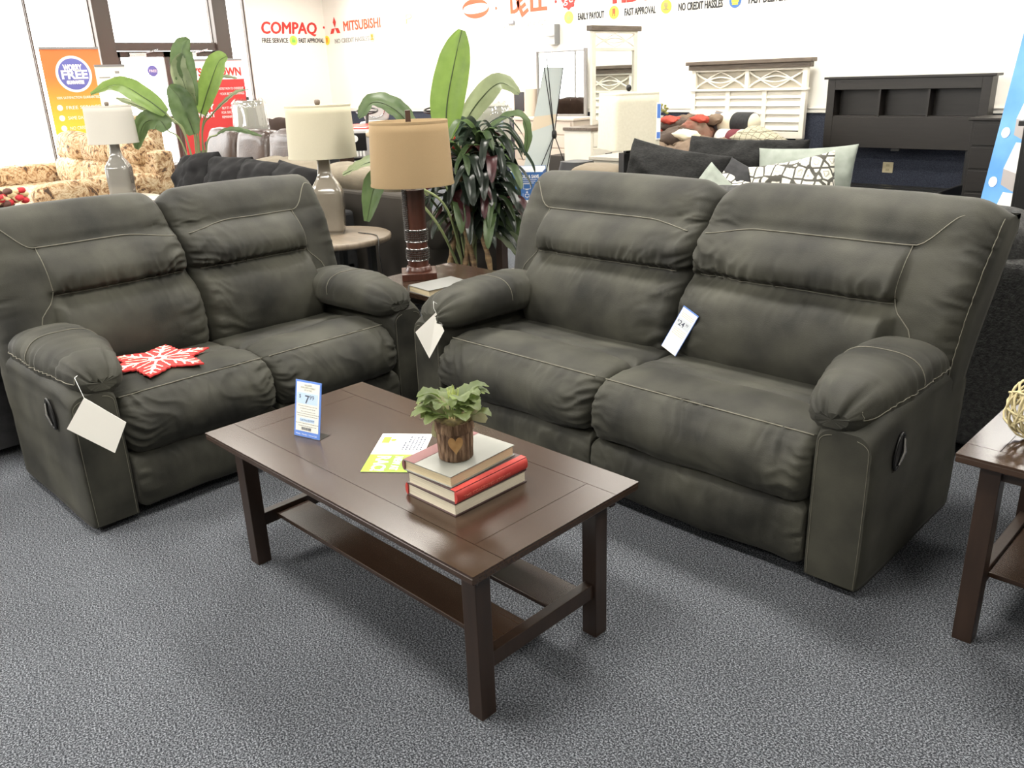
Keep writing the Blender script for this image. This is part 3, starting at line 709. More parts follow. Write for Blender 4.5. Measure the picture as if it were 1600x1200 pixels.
def flyer():
    P = [Vector((-1.838, 1.218, ZT + .001)), Vector((-1.72, 1.313, ZT + .001)), Vector((-1.90, 1.555, ZT + .001)), Vector((-2.045, 1.452, ZT + .001))]
    ex = (P[1] - P[0]); Wd = .158; ey = P[3] - P[0]; Hh = .27
    ex.normalize(); t = thing('flyer', 'white and lime green printed flyer lying flat beside the book stack', 'flyer')
    Mx = local_frame(P[0], ex, ey); t.matrix_world = Mx
    MB().b2((0, 0, 0), (Wd, Hh, .0006)).build('sheet', PAPER, t)
    LG = mat('lime_print', (.24, .44, .008), .5); LG2 = mat('darker_lime_print', (.17, .33, .006), .5)
    MB().b2((0, 0, .0006), (Wd, .118, .0009)).build('lime_panel', LG, t)
    st = []
    for k in range(24):
        a = 2 * PI * k / 24; r = .058 if k % 2 else .045; st.append((Wd / 2 + r * math.cos(a), .06 + r * math.sin(a)))
    MB().prism(st, .0009, .0010).build('starburst', LG2, t)
    # words run down the sheet, turned a quarter
    text('printed_text', 'RAC!', .056, (.026, .108, .0011), (0, 0, -PI / 2), PAPER, t, width=.098, ext=.0001, bold=.0015)
    text('printed_text', 'NEW AT', .032, (.080, .104, .0011), (0, 0, -PI / 2), PAPER, t, width=.090, ext=.0001, bold=.001)
    mm = MB().b2((.012, .20, .0006), (.036, .245, .0009)); mm.lathe([(.009, .0006), (.009, .0009)], c=(.046, .222, 0), seg=20); mm.build('lime_mark', LG, t)
    mm = MB()
    for i in range(6):
        x = .085 + i * .011; y = .150
        while y < .245 - (i == 0) * .04: l = random.uniform(.005, .014); mm.b2((x, y, .0007), (x + .005, y + l, .0012)); y += l + .004
    mm.build('printed_line', INK, t)
flyer()
def book(label, cx, cy, z, w_, d_, h, rz, cover, spine_side, cover2=None, page=(.62, .54, .38), spine=None):
    """w_ along local x, d_ along local y; spine_side is '+x','-x','+y','-y'"""
    t = thing('book', label, 'book', (cx, cy, z), rz); a, b = w_ / 2, d_ / 2; c = .003
    MB().b2((-a, -b, 0), (a, b, c)).build('back_cover', cover, t, bevel=.0008)
    tp = MB().b2((-a, -b, h - c), (a, b, h)).build('front_cover', cover2 or cover, t, bevel=.0008)
    i = .004
    MB().b2((-a + i, -b + i, c), (a - i, b - i, h - c)).build('pages', mat('pages', page, .8, tuple(q * .8 for q in page), scale=60, stretch=(.2, .2, 12)), t)
    ax = 0 if 'x' in spine_side else 1; sg = 1 if '+' in spine_side else -1; rows = []
    L = b if ax == 0 else a; e = a if ax == 0 else b
    for s in (-1, 1):
        row = []
        for k in range(13):
            an = -PI / 2 + PI * k / 12; q = sg * (e - .004 + .010 * math.cos(an)); zz = h / 2 + h / 2 * math.sin(an)
            row.append((q, s * L, zz) if ax == 0 else (s * L, q, zz))
        rows.append(row)
    so = MB().loft(rows, True, True).build('spine', spine or cover, t)
    return t, tp, so
REDC = mat('red_bookcloth', (.45, .035, .03), .6, (.55, .06, .045), scale=30); GREYC = mat('grey_dust_jacket', (.34, .34, .30), .45, (.38, .38, .34), scale=8); BRNC = mat('dark_brown_cover', (.05, .025, .025), .5); PINKC = mat('dusty_rose_cloth', (.30, .12, .12), .6); GILT = mat('gilt', (.52, .12, .09), .5)
t1, a_, b_ = book('bottom book of the coffee table stack, black cover with cream pages outward', -1.535, 1.352, ZT, .192, .262, .036, 0, BRNC, '-x', page=(.66, .60, .47), spine=REDC)
t2, a_, b_ = book('red cloth book in the middle of the coffee table stack', -1.532, 1.352, ZT + .036, .186, .262, .036, .02, BRNC, '+x', page=(.64, .58, .45), spine=REDC)
text('gilt_title', 'THE COLLECTED STORIES', .010, (.101, -.11, .012), (PI / 2, 0, PI / 2), GILT, t2, width=.17, ext=.0003)
MB().b2((.075, -.131, .0360), (.0935, .131, .0368)).build('hinge_cloth', REDC, a_)
t3, a_, b_ = book('top book of the coffee table stack, grey cover with dusty rose spine strip', -1.552, 1.345, ZT + .0725, .176, .245, .031, .06, GREYC, '-x', page=(.60, .50, .32), spine=PINKC)
MB().b2((-.088, -.1225, .0311), (-.045, .1225, .0318)).build('rose_strip', PINKC, a_)
ZB = ZT + .1043
def leaf(mb, pts, width, nrm, wprof=None, fold=.25, ripple=0, seed=0, nw=4, droop=0):
    """blade along spine pts; nrm = rough facing direction"""
    P = crom(pts, 6); n = len(P); rows = []
    for i, q in enumerate(P):
        t = (P[min(i + 1, n - 1)] - P[max(i - 1, 0)]).normalized(); N = Vector(nrm); N = (N - t * N.dot(t)).normalized(); B = t.cross(N)
        s = i / (n - 1); wd = width * (wprof(s) if wprof else math.sin(PI * min(1, s * .97 + .03)) ** .7)
        row = []
        for k in range(-nw, nw + 1):
            c = k / nw; rp = ripple * math.sin(s * 38 + (3 if k > 0 else 0) + seed) * abs(c)
            row.append(q + B * (c * wd) * math.cos(fold) + N * (abs(c) * wd * math.sin(fold) + rp + width * .12 * noise.noise(Vector((s * 4, c * 2, seed)))))
        rows.append(row)
    m = 2 * nw + 1; vs = [p_ for r in rows for p_ in r]
    mb.add(vs, [(i * m + j, i * m + j + 1, (i + 1) * m + j + 1, (i + 1) * m + j) for i in range(n - 1) for j in range(m - 1)], True)
    return P
def leaf_mat(name, c1, c2, rough=.45, sub=0.0):
    m = mat(name, c1, rough, c2, scale=14, detail=4, spec=.4)
    nt = m.node_tree; b = nt.nodes['Principled BSDF']; tr = nn(nt, 'ShaderNodeBsdfTranslucent'); tr.inputs[0].default_value = c4([min(1, v * 1.8) for v in (c2 if not isinstance(c2, str) else hexc(c2))]); mx = nn(nt, 'ShaderNodeMixShader'); mx.inputs[0].default_value = .35
    nt.links.new(b.outputs[0], mx.inputs[1]); nt.links.new(tr.outputs[0], mx.inputs[2]); nt.links.new(mx.outputs[0], nt.nodes['Material Output'].inputs[0]); return m
def small_plant():
    t = thing('potted_plant', 'small leafy plant in a bark-covered pot on top of the book stack', 'plant', (-1.540, 1.322, ZB))
    BARK = mat('bark', (.10, .055, .030), .9, (.24, .15, .09), scale=110, detail=5, bump=1.0, bscale=120, stretch=(1, 1, .18), lo=.42, hi=.58)
    pr = []
    rows = []
    for z in [0, .003, .02, .04, .06, .073, .078, .081, .084, .104, .106]:
        r = .0455 if z < .078 else .049
        if z in (0,): r = .043
        row = []
        for k in range(64):
            a = 2 * PI * k / 64; rr = r + .0030 * noise.noise(Vector((math.cos(a) * 9, math.sin(a) * 9, z * 12))) + .0022 * noise.noise(Vector((math.cos(a) * 25, math.sin(a) * 25, z * 9)))
            row.append((rr * math.cos(a), rr * math.sin(a), z))
        rows.append(row)
    MB().loft(rows, True, True).build('bark_pot', BARK, t)
    hm = MB(); a0 = math.radians(-40)  # pale heart-shaped patch on the bark
    hp = []
    for k in range(24):
        q = 2 * PI * k / 24; hx = .019 * math.sin(q) ** 3; hz = .0017 * (13 * math.cos(q) - 5 * math.cos(2 * q) - 2 * math.cos(3 * q) - math.cos(4 * q))
        hp.append((hx, hz))
    vs = []
    for hx, hz in hp: an = a0 + hx / .046; vs.append((.0485 * math.cos(an), .0485 * math.sin(an), .052 + hz))
    vs.append((.0492 * math.cos(a0), .0492 * math.sin(a0), .054))
    hm.add(vs, [(i, (i + 1) % 24, 24) for i in range(24)], True); hm.build('heart_patch', mat('bare_wood', (.32, .17, .06), .7, (.42, .25, .1), scale=40), t)
    so = MB(); so.pillow((0, 0, .106), (.086, .086, .014), seed=2, amp=.003, n=10); so.build('moss', mat('moss', (.10, .07, .03), .9, (.2, .15, .06), scale=90), t)
    G = leaf_mat('soft_green_leaf', (.10, .14, .04), (.24, .30, .12)); G2 = leaf_mat('pale_sage_leaf', (.22, .22, .12), (.33, .32, .19))
    R = random.Random(3); fo = MB(); st = MB()
    def wp(s): return (max(0, math.sin(PI * s)) ** .6) * (1 + .13 * math.sin(s * 24)) * (1.2 - .45 * s)
    for k in range(46):
        a = R.uniform(0, 2 * PI); el = R.uniform(.1, 1.3); r1 = R.uniform(.02, .055)
        base = Vector((.014 * math.cos(a), .014 * math.sin(a), .108)); d = Vector((math.cos(a) * math.cos(el), math.sin(a) * math.cos(el), math.sin(el)))
        p1 = base + d * r1 + Vector((0, 0, .012)); L = R.uniform(.038, .066)
        out = Vector((math.cos(a), math.sin(a), .3)).normalized(); p2 = p1 + out * L * .5 + Vector((0, 0, .01 * el)); p3 = p2 + out * L * .5 - Vector((0, 0, .016))
        leaf(fo, [p1, p2, p3], R.uniform(.018, .029), (out.x * .3, out.y * .3, 1), wp, fold=.3, seed=k, nw=3)
        st.tube([base, (base + p1) / 2 + Vector((0, 0, .006)), p1], .0011, 4)
    fo.build('foliage', G, t); st.build('stem', mat('green_stem', (.2, .28, .08), .6), t)
    f2 = MB()
    cl = rv * -1
    for (dx, dz0, dz1, L) in ((-.085, .13, .115, .06), (-.055, .10, .055, .05), (.085, .12, .10, .045), (-.06, .15, .145, .05)):
        b0 = Vector((0, 0, .11)) + rv * dx * .2; m1 = Vector((0, 0, dz0)) + rv * dx * .6; e1 = Vector((0, 0, dz1)) + rv * dx
        leaf(f2, [b0 + (m1 - b0) * .35, m1, e1], .019, (.6, -.6, .7), lambda s: math.sin(PI * min(1, s * .8 + .15)) ** .55, fold=.15, seed=dx)
    f2.build('rounded_leaf', G2, t)
    bd = MB()
    for k in range(16):
        a = R.uniform(0, 6.28); r = R.uniform(0, .025); b0 = Vector((r * math.cos(a), r * math.sin(a), .165)); bd.tube([b0, b0 + Vector((.004 * math.cos(a), .004 * math.sin(a), R.uniform(.015, .032)))], [.0016, .0008], 4)
    bd.build('bud', mat('yellow_green_bud', (.42, .48, .14), .6), t)
small_plant()

# ------------------------------------------------------------------ tags on the sofas
def hang_tag(label, corners, string, m=WHITE, lines=True, name='hang_tag', cat='tag'):
    c = [Vector(q) for q in corners]; t = thing(name, label, cat, c[0])
    T = c[0]; ex = (c[1] - c[0]); ey = (c[3] - c[0]); nz = ex.cross(ey).normalized() * .0006
    mb = MB(); q = [p_ - T for p_ in c]; mb.add([p_ - nz for p_ in q] + [p_ + nz for p_ in q], [(0, 1, 2, 3), (4, 5, 6, 7), (0, 1, 5, 4), (1, 2, 6, 5), (2, 3, 7, 6), (3, 0, 4, 7)])
    mb.build('card', m, t)
    if string:
        s = MB(); s.tube([Vector(p_) - T for p_ in string], .0009, 5); s.build('string', PAPER, t)
    return t, ex, ey, nz
t, ex, ey, nz = hang_tag('white folded hang tag on a string at the left arm of the large sofa', [(-2.632, 2.198, .582), (-2.603, 2.212, .503), (-2.66, 2.168, .381), (-2.697, 2.133, .499)], [(-2.66, 2.24, .60), (-2.64, 2.195, .628), (-2.635, 2.19, .60), (-2.632, 2.198, .580)])
text('printed_text', 'benchcraft', .017, 0, 0, GREYINK, t, M=Matrix.Translation(Vector((.004, -.004, -.012))) @ local_frame(Vector((0, 0, 0)), (.029, .014, -.079), (.065, .065, .083)), width=.05, ext=.0002)
C = [(-2.66, .795, .625), (-2.335, .80, .610), (-2.455, .79, .470), (-2.84, .79, .455)]
t, ex, ey, nz = hang_tag('blank white hang tag dangling from the near arm of the loveseat', [(-2.850, .850, .549), (-2.764, .936, .456), (-2.806, .894, .346), (-2.907, .793, .440)], [(-2.92, .865, .606), (-2.885, .845, .612), (-2.862, .845, .585), (-2.850, .850, .547)])
def price_tag():
    c = [Vector(q) for q in ((-1.806, 2.640, .489), (-1.739, 2.640, .457), (-1.629, 2.665, .611), (-1.695, 2.665, .639))]
    t = thing('price_tag', 'white price card reading 24.99 tucked between the large sofa cushions', 'price sign'); Mx = local_frame(c[0], c[1] - c[0], c[3] - c[0]); t.matrix_world = Mx
    Wd, Hh = (c[1] - c[0]).length, (c[3] - c[0]).length
    MB().b2((0, 0, -.0008), (Wd, Hh, .0008)).build('card_border', BLUEINK, t)
    MB().b2((.002, 0, .0008), (Wd - .002, Hh - .005, .0012)).build('card_face', PAPER, t)
    MB().b2((.005, .108, .0012), (Wd - .006, .142, .0014)).build('grey_band', mat('pale_grey_print', (.62, .66, .70), .5), t)
    text('printed_text', '24', .030, (.016, .113, .0016), (0, 0, 0), INK, t, width=.026, ext=.0001, bold=.0004)
    text('printed_text', '99', .015, (.046, .124, .0016), (0, 0, 0), INK, t, width=.012, ext=.0001)
    text('printed_text', '$', .014, (.008, .124, .0016), (0, 0, 0), INK, t, ext=.0001)
    for z in (.150, .157, .164, .098, .090, .082, .074):
        mm = MB(); x = .010
        while x < Wd - .012: l = random.uniform(.003, .008); mm.b2((x, z, .0013), (x + l, z + .0018, .0016)); x += l + .0015
        mm.build('printed_line', mat('tan_print', (.55, .45, .22), .6), t)
price_tag()

# ------------------------------------------------------------------ snowflake mat
def snowflake():
    t = thing('snowflake_mat', 'red felt snowflake-shaped mat with white pattern lying on the loveseat seat', 'mat', (-3.205, 1.25, .503), math.radians(28))
    R0 = .205; pts = []
    for k in range(144):
        a = 2 * PI * k / 144; ph = (a * 6 / (2 * PI)) % 1; tip = abs(ph - .5) * 2     # 1 at the tips
        r = R0 * (.62 + .38 * tip ** 1.5) + .0045 * math.cos(a * 42)
        pts.append((r * math.cos(a), r * math.sin(a)))
    # grid follows the cushion crown
    def zz(x, y): return .006 * math.cos(x * 7) * math.cos(y * 6) - .006
    vs = []; fs = []; n = len(pts); rings = 8
    for j in range(rings + 1):
        for x, y in pts: f = j / rings; vs.append((x * f, y * f, zz(x * f, y * f) + .004))
    for j in range(rings):
        for i in range(n): fs.append((j * n + i, j * n + (i + 1) % n, (j + 1) * n + (i + 1) % n, (j + 1) * n + i))
    mb = MB(); mb.add(vs, fs, True)
    vs2 = [(x, y, zz(x, y) + .004) for x, y in pts] + [(x, y, zz(x, y) - .002) for x, y in pts]; mb.add(vs2, [(i, (i + 1) % n, n + (i + 1) % n, n + i) for i in range(n)])
    mb.build('felt', mat('red_felt', (.48, .022, .022), .85, (.58, .04, .035), scale=60), t)
    w = MB()
    def bar(x0, y0, x1, y1, r0, r1):
        nseg = 6; rows = []
        d = Vector((x1 - x0, y1 - y0)); nrm = Vector((-d.y, d.x)).normalized()
        for k in range(nseg + 1):
            f = k / nseg; x, y = x0 + d.x * f, y0 + d.y * f; r = r0 + (r1 - r0) * f + .0015 * math.sin(k * 2.7)
            rows.append([(x + nrm.x * r, y + nrm.y * r, zz(x, y) + .0058), (x - nrm.x * r, y - nrm.y * r, zz(x, y) + .0058)])
        w.loft(rows, False, False, closed=False)
    for k in range(6):
        a = k * PI / 3; c, s = math.cos(a), math.sin(a)
        bar(.014 * c, .014 * s, .185 * c, .185 * s, .005, .0035)
        bar(.10 * c, .10 * s, .135 * c, .135 * s, .009, .009)
        for r1, L in ((.075, .05), (.115, .045), (.155, .028)):
            for sg in (-1, 1):
                b = a + sg * .75; bar(r1 * c, r1 * s, r1 * c + L * math.cos(b), r1 * s + L * math.sin(b), .004, .003)
        b = a + PI / 6; c, s = math.cos(b), math.sin(b)
        bar(.04 * c, .04 * s, .12 * c, .12 * s, .003, .0035)
    for k in range(24):
        a0, a1 = 2 * PI * k / 24, 2 * PI * (k + 1) / 24; bar(.026 * math.cos(a0), .026 * math.sin(a0), .026 * math.cos(a1), .026 * math.sin(a1), .009, .009)
    w.build('white_pattern', mat('white_felt', (.78, .72, .58), .85), t)
snowflake()

# ------------------------------------------------------------------ table lamps and the book on the corner table
LINEN = mat('cream_linen', (.62, .57, .43), .8, (.68, .63, .49), scale=90, bump=.1, bscale=260)
def soft_shade(n, c1, c2):
    m = mat(n, c1, .85, c2, scale=300, bump=.06, bscale=500); nt = m.node_tree; b = nt.nodes['Principled BSDF']
    tr = nn(nt, 'ShaderNodeBsdfTranslucent'); tr.inputs[0].default_value = c4(c2); mx = nn(nt, 'ShaderNodeMixShader'); mx.inputs[0].default_value = .25
    nt.links.new(b.outputs[0], mx.inputs[1]); nt.links.new(tr.outputs[0], mx.inputs[2]); nt.links.new(mx.outputs[0], nt.nodes['Material Output'].inputs[0]); return m
TANL = soft_shade('tan_linen', (.47, .335, .18), (.50, .36, .20)); CREAML = soft_shade('ivory_linen', (.70, .65, .50), (.74, .69, .54)); WHITEL = soft_shade('white_linen', (.76, .73, .66), (.8, .77, .70))
CERAM = mat('taupe_glazed_ceramic', (.20, .175, .14), .12, (.24, .21, .17), scale=5, coat=.6)
def shade(t, z0, z1, r0, r1, sy, m, trim=None, fin=None, name='lamp_shade', sq=None):
    rows = []; th = .003
    for (z, f, o_) in ((z0, 0, 0), (z0, 0, 1), (z1, 1, 1), (z1, 1, 0)): pass
    mb = MB(); seg = 48
    def ring(r, z):
        out = []
        for k in range(seg):
            a = 2 * PI * k / seg; x, y = math.cos(a), math.sin(a)
            if sq: x = math.copysign(abs(x) ** sq, x); y = math.copysign(abs(y) ** sq, y)
            out.append((r * x, r * sy * y, z))
        return out
    R = [ring(r0 + (r1 - r0) * i / 6, z0 + (z1 - z0) * i / 6) for i in range(7)] + [ring(r1 - th - (r1 - r0) * i / 6, z1 - (z1 - z0) * i / 6) for i in range(7)]
    R.append(R[0]); mb.loft(R, False, True); o = mb.build(name, m, t)
    for zz, rr in ((z0 + .006, r0), (z1 - .008, r1)):
        tm = MB()
        tm.loft([ring(rr + .0015, zz - .006), ring(rr + .0022, zz), ring(rr + .0015, zz + .006)], False, True)
        tm.build('trim_band', trim or m, o)
    sp = MB()
    for k in range(3):
        a = 2 * PI * k / 3 + .5; sp.tube([(0, 0, z1 - .02), (r1 * .98 * math.cos(a), r1 * .98 * sy * math.sin(a), z1 - .012)], .0018, 5)
    sp.build('spider', CHROME, o); return o
def bottle_lamp(label, x, y, z, rz, m, sm, wrap=False, k=1.0):
    t = thing('table_lamp', label, 'lamp', (x, y, z), rz)
    prof = [(.088, 0), (.088, .014), (.094, .018), (.096, .03), (.099, .16), (.100, .245), (.094, .272), (.074, .308), (.056, .335), (.044, .362), (.039, .40), (.037, .44), (.039, .465), (.039, .478)]
    prof = [(r * k, zz * k) for r, zz in prof]
    MB().lathe(prof, seg=64, sq=.34).build('lamp_body', m, t)
    MB().lathe([(.012, .47 * k), (.012, .52 * k)], seg=12).build('neck', CHROME, t)
    shade(t, .462 * k, .775 * k, .208 * k, .196 * k, .74, sm)
    MB().lathe([(.008, .76 * k), (.014, .775 * k), (.018, .785 * k), (.018, .800 * k), (.008, .805 * k)], seg=16).build('finial', CAPW if not wrap else BLACKM, t)
    return t
bottle_lamp('cream-shaded lamp with glossy taupe bottle base on the round wooden table', -4.60, 3.02, .60, PI / 4 + .1, CERAM, CREAML)
bottle_lamp('pale-shaded ceramic bottle lamp on a low table before the camouflage recliner', -7.82, 3.02, .60, PI / 4 + .15, mat('pale_glazed_ceramic', (.40, .38, .34), .12, coat=.6), WHITEL)
# round table under it
t = thing('round_table', 'round weathered wooden side table behind the loveseat', 'table', (-4.50, 2.98, 0))
MB().lathe([(.0, .560), (.335, .560), (.350, .566), (.350, .594), (.340, .60), (0, .60)], seg=64, cap=False).build('tabletop', OAK, t)
for k in range(4):
    a = PI / 4 + k * PI / 2; MB().box((.22 * math.cos(a), .22 * math.sin(a), .28), (.04, .04, .56)).build('leg', BLACKM, t)
MB().lathe([(0, .15), (.25, .15), (.25, .17), (0, .17)], seg=48, cap=False).build('lower_shelf', BLACKW, t)
cd = MB().tube(crom([(-4.42, 3.1, .606), (-4.28, 3.12, .604), (-4.16, 3.06, .600), (-4.12, 3.03, .50), (-4.10, 3.06, .2), (-4.06, 3.1, .01)], 8), .003, 6).build('lamp_cord', BLACKM); tag(cd, 'thin dark lamp cord hanging over the edge of the round table', 'cord')
t = thing('side_table', 'low pale round side table just behind the loveseat, left', 'table', (-7.75, 2.85, 0))
MB().lathe([(0, .56), (.44, .56), (.45, .57), (.45, .592), (.44, .60), (0, .60)], seg=48, cap=False).build('tabletop', mat('bleached_oak', (.48, .42, .33), .4), t)
MB().lathe([(.2, 0), (.2, .02), (.05, .05), (.05, .56)], seg=24).build('pedestal', OAK, t)
# tan lamp with wooden column
t = thing('table_lamp', 'tan drum-shaded lamp with turned brown wooden column on the corner end table', 'lamp', (-3.315, 2.675, .55), PI / 4 + .12)
RW_ = mat('red_brown_wood', (.085, .028, .016), .3, (.13, .045, .028), scale=6, stretch=(9, 9, 1))
BEAD = mat('dark_bronze_beads', (.06, .055, .05), .3, metal=.5)
o = MB().box((0, 0, .018), (.175, .175, .036)).build('base', RW_, t, bevel=.003)
MB().lathe([(.066, .036), (.066, .046), (.060, .052), (.060, .060), (.054, .062)], seg=40).build('base_ring', RW_, o)
co = MB().lathe([(.052, .055), (.0535, .44)], seg=48).build('column', RW_, t)
bd = MB()
def bead(a, z): bd.lathe([(0, -.005), (.005, 0), (0, .005)], c=(.0562 * math.cos(a), .0555 * math.sin(a), z), seg=6, cap=False)
for z in [.10 + .011 * k for k in range(5)] + [.195 + .011 * k for k in range(5)]:
    for k in range(34): bead(2 * PI * k / 34, z)
for k in range(40 - 19):
    for j in range(5): bead(math.radians(226 - 11 * j), .25 + .0095 * k)
bd.build('beadwork', BEAD, co)
MB().lathe([(.0545, .090), (.0575, .093), (.0545, .096)], seg=48).lathe([(.0545, .148), (.0575, .151), (.0545, .154)], seg=48).lathe([(.0545, .184), (.0575, .187), (.0545, .190)], seg=48).lathe([(.0545, .242), (.0575, .245), (.0545, .248)], seg=48).build('metal_ring', CHROME, co)
MB().lathe([(.012, .44), (.012, .47)], seg=12).build('neck', CHROME, t)
shade(t, .462, .765, .203, .188, .84, TANL)
MB().box((0, 0, .785), (.026, .026, .055)).build('finial', mat('dark_finial', (.05, .025, .015), .4), t, bevel=.002)
t, _, _ = book('grey-covered book with cream pages beside the tan lamp base', -3.02, 2.56, .55, .17, .25, .032, -.1, mat('slate_cover', (.20, .20, .19), .5), '-x', page=(.55, .46, .30))

# ------------------------------------------------------------------ plants
BIGL = leaf_mat('banana_leaf', (.10, .17, .035), (.17, .26, .06)); MIDL = leaf_mat('mid_green_leaf', (.045, .085, .028), (.10, .15, .06)); PALL = leaf_mat('pale_underside_leaf', (.16, .20, .10), (.26, .30, .17)); DKL = leaf_mat('dark_green_leaf', (.012, .022, .014), (.045, .065, .045), .3); BURG = leaf_mat('burgundy_leaf', (.035, .010, .012), (.085, .022, .026), .35); RIB = mat('leaf_midrib', (.04, .06, .02), .6); STEM = mat('green_stalk', (.16, .19, .08), .6)
FV = -fw
def ban(s): return max(0, math.sin(PI * (.06 + .92 * s))) ** .55 * (1 - .15 * s)
def big_leaf(t, name, pts, split, width, m, nrm, fold=.22, seed=0, T=Vector((0, 0, 0)), prof=ban, rippl=.004):
    """pts: stalk + blade; blade starts at index split"""
    P = [Vector(q) - T for q in pts]; stalk = P[:split + 1]; blade = P[split:]
    mb = MB(); sp = leaf(mb, blade, width, nrm, prof, fold=fold, ripple=rippl, seed=seed, nw=5)
    o = mb.build('leaf', m, t)
    MB().tube(sp, [.0045 * (1 - .8 * i / len(sp)) + .0006 for i in range(len(sp))], 5).build('midrib', RIB, o)
    MB().tube(crom(stalk, 6), .008, 6).build('stalk', STEM, o)
    return o
def pot(t, r, h, m=None):
    MB().lathe([(r * .72, 0), (r, h), (r * 1.06, h), (r * 1.06, h - .03), (r * .9, h - .03)], seg=32).build('pot', m or mat('dark_basket', (.03, .022, .015), .8, (.06, .045, .03), scale=40, bump=.6, bscale=60), t)
    s = MB(); s.pillow((0, 0, h - .03), (r * 1.8, r * 1.8, .05), seed=3, amp=.004, n=8); s.build('soil', mat('soil', (.02, .015, .01), .95), t)
cv = (.6, -.6, .35)
T = Vector((-3.87, 3.53, 0))
t = thing('banana_plant', 'tall artificial plant with big bright green paddle leaves behind the tan lamp', 'plant', T); pot(t, .15, .26)
big_leaf(t, '', [(-3.87, 3.53, .25), (-3.915, 3.49, .75), (-3.945, 3.46, 1.16), (-3.93, 3.474, 1.36), (-3.887, 3.517, 1.60), (-3.85, 3.548, 1.755)], 2, .112, BIGL, cv, .12, 1, T)
big_leaf(t, '', [(-3.80, 3.43, .25), (-3.839, 3.361, .865), (-3.955, 3.235, 1.21), (-4.02, 3.17, 1.33), (-4.12, 3.085, 1.385), (-4.19, 3.02, 1.30)], 2, .085, MIDL, (.5, -.3, .9), .25, 2, T)
big_leaf(t, '', [(-3.95, 3.6, .25), (-3.996, 3.604, .826), (-3.99, 3.61, 1.19), (-3.898, 3.702, 1.36), (-3.80, 3.79, 1.46), (-3.72, 3.87, 1.395)], 2, .075, PALL, (.8, -.3, .5), .3, 3, T)
big_leaf(t, '', [(-3.9, 3.59, .25), (-3.888, 3.612, .832), (-3.829, 3.671, 1.17), (-3.737, 3.763, 1.262), (-3.668, 3.832, 1.262), (-3.646, 3.854, 1.15), (-3.659, 3.841, 1.04)], 2, .04, MIDL, (.5, -.2, .9), .5, 4, T)
big_leaf(t, '', [(-3.8, 3.45, .25), (-3.737, 3.263, .773), (-3.86, 3.14, .93), (-3.95, 3.05, 1.0), (-4.03, 2.975, .93), (-4.08, 2.93, .73)], 2, .085, MIDL, (.6, -.5, .7), .25, 5, T)
big_leaf(t, '', [(-3.8, 3.45, .25), (-3.769, 3.231, .663), (-3.889, 3.111, .90), (-4.008, 2.992, 1.06), (-4.101, 2.899, 1.03), (-4.154, 2.846, 1.0)], 2, .07, PALL, (.3, -.2, 1), .2, 6, T)
big_leaf(t, '', [(-3.8, 3.52, .25), (-3.78, 3.52, .60), (-3.707, 3.593, .72), (-3.63, 3.67, .62), (-3.56, 3.74, .46), (-3.53, 3.77, .31)], 2, .095, MIDL, (.7, -.5, .5), .2, 7, T)
big_leaf(t, '', [(-3.8, 3.52, .25), (-3.80, 3.50, .50), (-3.74, 3.54, .64), (-3.64, 3.60, .60), (-3.56, 3.66, .50), (-3.50, 3.72, .42)], 2, .07, PALL, (.4, -.3, .9), .2, 8, T)
big_leaf(t, '', [(-3.87, 3.53, .25), (-3.954, 3.446, .653), (-4.056, 3.344, .87), (-4.16, 3.24, 1.0), (-4.22, 3.18, 1.12), (-4.20, 3.20, 1.20)], 2, .05, BIGL, (.7, -.6, .3), .2, 9, T)
# dracaena cluster
T = Vector((-3.70, 3.46, 0))
t = thing('dracaena', 'dense dark plant with drooping green and burgundy leaves and cane stems by the large sofa', 'plant', T); pot(t, .14, .2)
R = random.Random(11)
CANE = mat('cane_bark', (.10, .06, .03), .8, (.20, .13, .06), scale=10, stretch=(1, 1, 7), bump=.5, bscale=20)
heads = [(-3.79, 3.57, 1.13), (-3.85, 3.50, 1.0), (-3.72, 3.62, 1.0), (-3.88, 3.46, .84), (-3.74, 3.60, .86), (-3.80, 3.52, .70), (-3.70, 3.62, .72)]
for i, (bx, by) in enumerate(((-3.82, 3.30), (-3.70, 3.40), (-3.64, 3.47), (-3.75, 3.36))):
    h = heads[(i * 2 + 1) % 7]; c = MB()
    pts = crom([(bx - T.x, by - T.y, .17), (bx - T.x + .01, by - T.y + .01, .4), (h[0] * .5 + bx * .5 - T.x, h[1] * .5 + by * .5 - T.y, .65), (h[0] - T.x, h[1] - T.y, h[2])], 8)
    c.tube(pts, [.017 + .003 * math.sin(k * 2.1) for k in range(len(pts))], 8); c.build('cane', CANE, t)
gl, bl, pl = MB(), MB(), MB()
for hi, h in enumerate(heads):
    for k in range(34):
        a = R.uniform(0, 2 * PI); el = R.uniform(-.2, 1.2) if hi else R.uniform(0, 1.35); L = R.uniform(.16, .34)
        b0 = Vector(h) - T + Vector((R.uniform(-.02, .02), R.uniform(-.02, .02), R.uniform(-.06, .06)))
        d = Vector((math.cos(a) * math.cos(el), math.sin(a) * math.cos(el), math.sin(el))); o_ = Vector((math.cos(a), math.sin(a), 0))
        p1 = b0 + d * L * .35; p2 = p1 + (d * .5 + o_ * .5) * L * .3 - Vector((0, 0, .015)); p3 = p2 + o_ * L * .24 - Vector((0, 0, L * .26)); p4 = p3 + o_ * .03 - Vector((0, 0, L * .22))
        q = R.random(); mb = bl if q < .17 else (pl if q > .85 else gl)
        leaf(mb, [b0, p1, p2, p3, p4], R.uniform(.020, .038), (d * -.2 + Vector((0, 0, 1))), lambda s: max(0, math.sin(PI * (.08 + .92 * s))) ** .6, fold=.3, seed=k + hi, nw=2)
gl.build('foliage', DKL, t); bl.build('burgundy_foliage', BURG, t); pl.build('light_foliage', MIDL, t)
